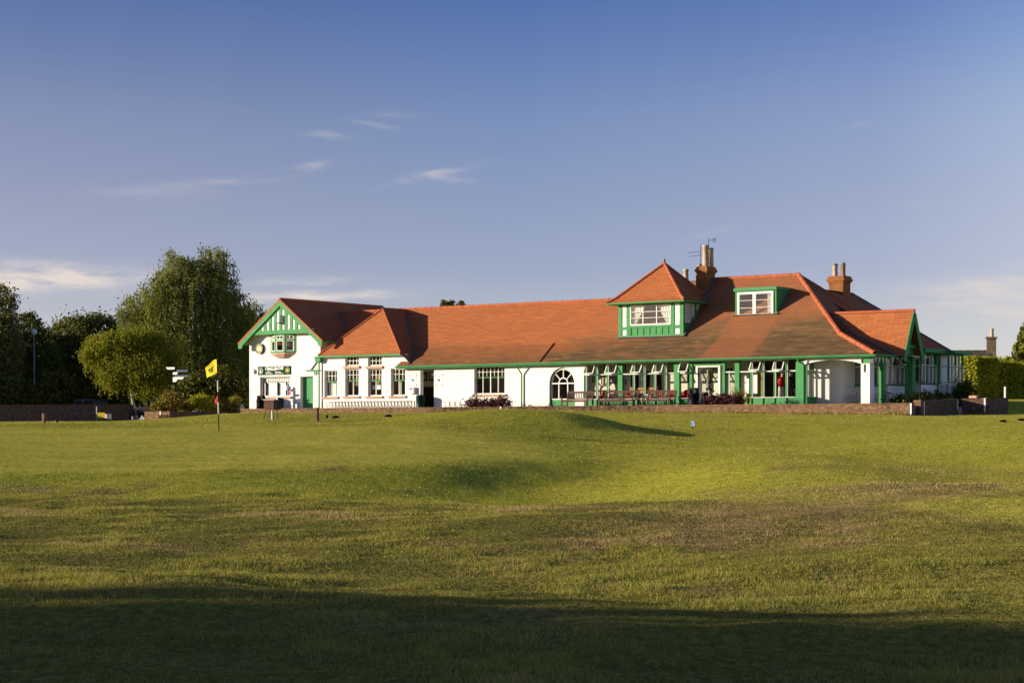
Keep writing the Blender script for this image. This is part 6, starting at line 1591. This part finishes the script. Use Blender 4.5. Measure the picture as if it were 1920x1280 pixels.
def bush(name, label, x, y, Y, rx, ry, n, size, mat, group, zc=None, cat='shrub', up=None, st=1.2, clump=.28, loc=None, dims=None):
    if loc is None:
        X0 = at(x, Y); z0 = hz(X0, Y); k = Y / F; dims = (rx * k, rx * k * .7, ry * k); p = Vector((X0, Y, z0)); cz = zat(y, Y) - z0
    else: p = loc; cz = dims[2] * .55
    r = thing(name, label, cat, p, 0, group)
    P = crown_points(n, [((0, 0, cz), dims)], clump, .35, 18); P = P[P[:, 2] > 0]
    leaves('leaves', P, size, M[mat], r, up, st)
    mb = MB()
    for _ in range(5): d = shell(1, (0, 0, cz), np.array(dims) * .7, .6)[0]; mb.tube([(d[0] * .15, d[1] * .15, -.05), (d[0] * .6, d[1] * .6, d[2] * .6), tuple(d)], [.03, .02, .008], 5)
    mb.build('stems', M['bark'], r)
    return r
for x, y, rx, ry, lab in ((20, 735, 42, 26, 'dark shrub at the far left behind the wall'), (66, 742, 34, 18, 'low dark shrub at the foot of the street lamp'), (108, 728, 30, 30, 'pointed dark shrub right of the street lamp'), (135, 740, 20, 18, 'small dark shrub left of the silver car'),
                         (190, 738, 26, 22, 'dark shrub right of the silver car'), (225, 745, 26, 16, 'low dark shrub left of the young birch trunk')):
    bush('dark_shrub', lab, x, y, 153, rx, ry, 2600, .2, 'leaf_dark', 'shrubs behind the boundary wall')
for x, y, rx, ry, lab in ((372, 728, 32, 26, 'broad dark shrub behind the flagstick'), (415, 722, 30, 34, 'tall dark shrub left of the gable'), (448, 735, 24, 30, 'dark shrub touching the gable corner'), (345, 738, 22, 20, 'dark shrub right of the finger post')):
    bush('dark_shrub', lab, x, y, 137, rx, ry, 2600, .17, 'leaf_dark', 'shrubs beside the gable')
for x, y, rx, ry, mt, lab in ((322, 752, 24, 17, 'leaf_bed', 'straw coloured bed plant at the foot of the finger post'), (300, 762, 16, 10, 'leaf_bed', 'low yellowish bed plant near the dark bench'), (348, 762, 20, 8, 'leaf_bed', 'brownish low bed plant right of the finger post'),
                             (378, 752, 22, 9, 'leaf_hedge', 'lime green low bed plant left of the flagstick'), (400, 764, 30, 5, 'leaf_strap', 'flat yellow ground plant in the bed behind the flagstick'), (433, 762, 24, 7, 'leaf_bed', 'low brown bed plant near the gable'), (440, 752, 10, 8, 'leaf_strap', 'pale flowered plant near the gable')):
    bush('bed_plant', lab, x, y, 126 if x > 330 else 125, rx, ry, 1500, .11, mt, 'plants in the flower bed')
# terrace beds
def bed(x0, x1, v, h, label, n):
    u0_, u1_ = U(x0, v), U(x1, v); L = u1_ - u0_
    r = bthing('purple_shrub', label, 'shrub', (u0_ + u1_) / 2, v, TERR, 'purple leaved shrub beds')
    cl = [((L * f, rng.uniform(-.1, .1), h * .45), (L * .17, .42, h * .55 * rng.uniform(.85, 1.15))) for f in (-.38, -.2, 0, .2, .38)]
    P = crown_points(n, cl, .3, .3, 14); P = P[P[:, 2] > .02]; leaves('leaves', P, .10, M['leaf_purple'], r)
    mb = MB()
    for k in range(9): x = L * (k / 8 - .5) * .85; mb.tube([(x, 0, -.05), (x + .05, .05, h * .7)], .012, 5)
    mb.build('stems', M['bark'], r)
bed(876, 957, -2.1, .62, 'purple leaved shrub below the wide four light window', 3000)
bed(1322, 1392, -2.0, .66, 'purple leaved shrub between the golf bag and the right hand bay', 3000)
def strap(label, x, v, h, n, spread):
    r = bthing('strap_leaved_plant', label, 'plant', U(x, v), v, TERR, 'yellow strap leaved plants'); mb = MB()
    for k in range(n):
        a_ = random.uniform(0, 6.283); s = random.uniform(.3, 1) * spread; H = h * random.uniform(.6, 1.15); dx, dy = math.cos(a_), math.sin(a_); px_, py_ = -dy, dx; w = random.uniform(.012, .022); prev = None
        for q in range(6):
            t = q / 5; c = Vector((dx * s * t ** 1.6, dy * s * t ** 1.6, H * (t * 1.35 - .45 * t ** 3))); ww = w * (1 - t * .85); e = (c + Vector((px_, py_, 0)) * ww, c - Vector((px_, py_, 0)) * ww)
            if prev: mb.face([prev[0], prev[1], e[1], e[0]])
            prev = e
    mb.build('leaves', M['leaf_strap'], r)
strap('yellow strap leaved plant at the left end of the purple bed by the wide window', 893, -2.0, .85, 60, .6)
strap('yellow strap leaved plant at the right end of the purple bed by the wide window', 940, -2.0, .85, 60, .6)
strap('largest arching yellow strap leaved plant by the right hand bay', 1385, -1.9, 1.05, 130, .95)
strap('smaller stiff strap leaved plant right of the largest one', 1403, -2.1, .8, 60, .7)
strap('thin strap leaved plant before the garden door', 1352, -1.7, .75, 50, .5)
for u, v, d, n, mt, lab in ((24.1, 1.6, (1.0, .6, .34), 1800, 'leaf_dark', 'low spreading dark shrub below the first side bay'), (23.8, 4.5, (.7, .5, .50), 1800, 'leaf_grey', 'grey green shrub before the second side bay'), (24.0, 6.3, (.75, .5, .55), 1800, 'leaf_dark', 'straggling shrub between the second and third side bays'),
                           (24.4, 8.4, (.55, .5, .95), 2400, 'leaf_dark', 'rounded dark shrub at the end of the third side bay')):
    bush('side_shrub', lab, 0, 0, 0, 0, 0, n, .12, mt, 'shrubs along the side bays', loc=W(u, v, TERR), dims=d)
def hedge(label, p, q, th, z0, z1, n, size, mat, name='hedge', core='leaf_dark', group=None, bump_=.16, open_top=.18):
    P0, Q0 = Vector((*p, 0)), Vector((*q, 0)); d = Q0 - P0; L = d.length; rz = math.atan2(d.y, d.x); r = thing(name, label, 'hedge', (P0.x, P0.y, z0), rz, group); H = z1 - z0
    MB().box((.15, -th / 2 + .15, -.6), (L - .15, th / 2 - .15, H - open_top)).build('core', M[core], r)
    a = rng.random(n); f = rng.choice(4, n, p=[.46, .24, .22, .08]); x = rng.random(n) * L; z = rng.random(n) * H; y = (rng.random(n) - .5) * th
    P = np.stack([x, y, z], 1); P[f == 0, 1] = -th / 2; P[f == 1, 2] = H; P[f == 2, 1] = th / 2; e = f == 3; P[e, 0] = np.where(rng.random(e.sum()) < .5, 0, L)
    und = vnoise(P[:, 0] / 1.1 + 3, P[:, 2] / .9 + P[:, 1]) + .6 * vnoise(P[:, 0] / .4, P[:, 2] / .4 + 9)
    P[:, 1] += np.sign(P[:, 1]) * und * bump_ * 1.6; P[:, 2] += und * bump_ * (P[:, 2] > H * .8) * 1.6
    if open_top > .5: k_ = f == 1; P[k_, 2] -= open_top * rng.random(k_.sum()) ** .7 - .35 * vnoise(P[k_, 0] / 2.3 + 5, P[k_, 1] * 0) * 2
    P += rng.normal(size=P.shape) * .07 * size / .13; leaves('leaves', P, size, M[mat], r, None, 1.2); return r
ha = at(1797, 142)
hedge('taller sunlit end of the clipped hedge beside the last bay', (ha, 141.6), (ha + 1.9, 142.9), 2.8, 3.7, zat(676, 142), 11000, .17, 'leaf_hedge', group='clipped hedges')
hedge('long clipped hedge running out of the right edge', (ha + 1.3, 142.8), (ha + 15, 152.5), 2.2, 3.7, zat(685, 146), 30000, .17, 'leaf_hedge', group='clipped hedges')
# out of the picture, left of and behind the camera: the tall hedge whose evening shadow lies across the foreground
hedge('tall dense hedge beyond the left edge whose shadow covers the near grass', (-78, 28.0), (-13, 8.6), 3.0, -.2, 6.45, 15000, .42, 'leaf_dark', name='tall_hedge', group='tall hedge outside the picture', bump_=.35, open_top=.9)

# ------------------------------------------------------------------ stone cottage beyond the hedge
def cottage():
    Y = 185.0; X1 = at(1861, Y); z0 = 3.4; r = thing('stone_cottage', 'old stone cottage with a slate roof and tall gable chimney beyond the hedge', 'cottage', (X1, Y, z0), R(-10)); L = 11.0; zr = zat(656, Y) - z0; ze = zr - 2.3; hw = 3.0
    MB().box((-L, -hw + .1, 0), (0, hw - .1, ze)).build('wall', M['stone'], r)
    mb = MB(); mb.prism([(0, -hw, ze - .1), (0, hw, ze - .1), (0, 0, zr + .15)], (.3, 0, 0)); mb.build('gable_wall', M['stone'], r)
    mb = MB(); mb.face([(-L, -hw - .1, ze - .1), (-.01, -hw - .1, ze - .1), (-.01, 0, zr), (-L, 0, zr)]); mb.face([(-.01, hw + .1, ze - .1), (-L, hw + .1, ze - .1), (-L, 0, zr), (-.01, 0, zr)])
    ro = mb.build('roof', M['slate'], r); mb = MB()
    for k in range(14): mb.bar((-L + L * k / 14, 0, zr + .04), (-L + L * (k + .96) / 14, 0, zr + .02), .24, .09)
    mb.build('ridge_stone', M['signwhite'], ro)
    mb = MB(); mb.box((-.55, -.38, zr - 1.2), (.31, .38, zr + 1.05)); mb.box((-.65, -.48, zr + 1.051), (.41, .48, zr + 1.22)); ch = mb.build('chimney', M['stone'], r)
    MB().lathe([(.2, 0), (.17, .1), (.15, .65), (.19, .7), (.19, .78)], (-.05, 0, zr + 1.22), 12).build('chimney_pot', M['pot'], ch, True)
    for x in (-8.5, -5.5, -2.6):
        w = MB().box((x - .45, -hw + .05, 1.0), (x + .45, -hw + .098, 2.2)).build('window', M['white'], r); MB().box((x - .38, -hw + .03, 1.07), (x + .38, -hw + .049, 2.13)).build('pane', M['black'], w)
cottage()

# far treeline off to the left, outside the picture: the low sun comes over it and the front windows mirror it
for k in range(20):
    X_, Y_ = -122 + 3.0 * math.sin(k * 2.1), 8 + 8.0 * k
    r = thing('field_tree', 'broad field tree in the row beyond the left edge of the picture', 'tree', (X_, Y_, 1.5), 0, 'row of field trees outside the picture'); hh = 10.2 + 1.0 * math.sin(k * 3.7 + 1)
    P = crown_points(2600, [((0, 0, hh * .5), (7.5, 6.0, hh * .52)), ((4, 2, hh * .4), (5, 5, hh * .42))], .25, .3, 14); P = P[P[:, 2] > 0]
    leaves('crown', P, 1.5, M['leaf_dark'], r); MB().tube([(0, 0, -.5), (0, 0, hh * .6)], [.4, .15], 7).build('trunk', M['bark'], r)

for k, (X_, Y_, hh) in enumerate(((-58, 154, 9.5), (-60, 164, 10.5), (-57, 175, 10.0))):
    r = thing('field_tree', 'broad tree just beyond the left edge shading the wood behind the wall', 'tree', (X_, Y_, 2.3), 0, 'shade trees outside the picture')
    P = crown_points(2600, [((0, 0, hh * .52), (5.5, 5.0, hh * .5))], .25, .3, 14); P = P[P[:, 2] > 0]
    leaves('crown', P, 1.1, M['leaf_dark'], r); MB().tube([(0, 0, -.5), (0, 0, hh * .6)], [.4, .15], 7).build('trunk', M['bark'], r)
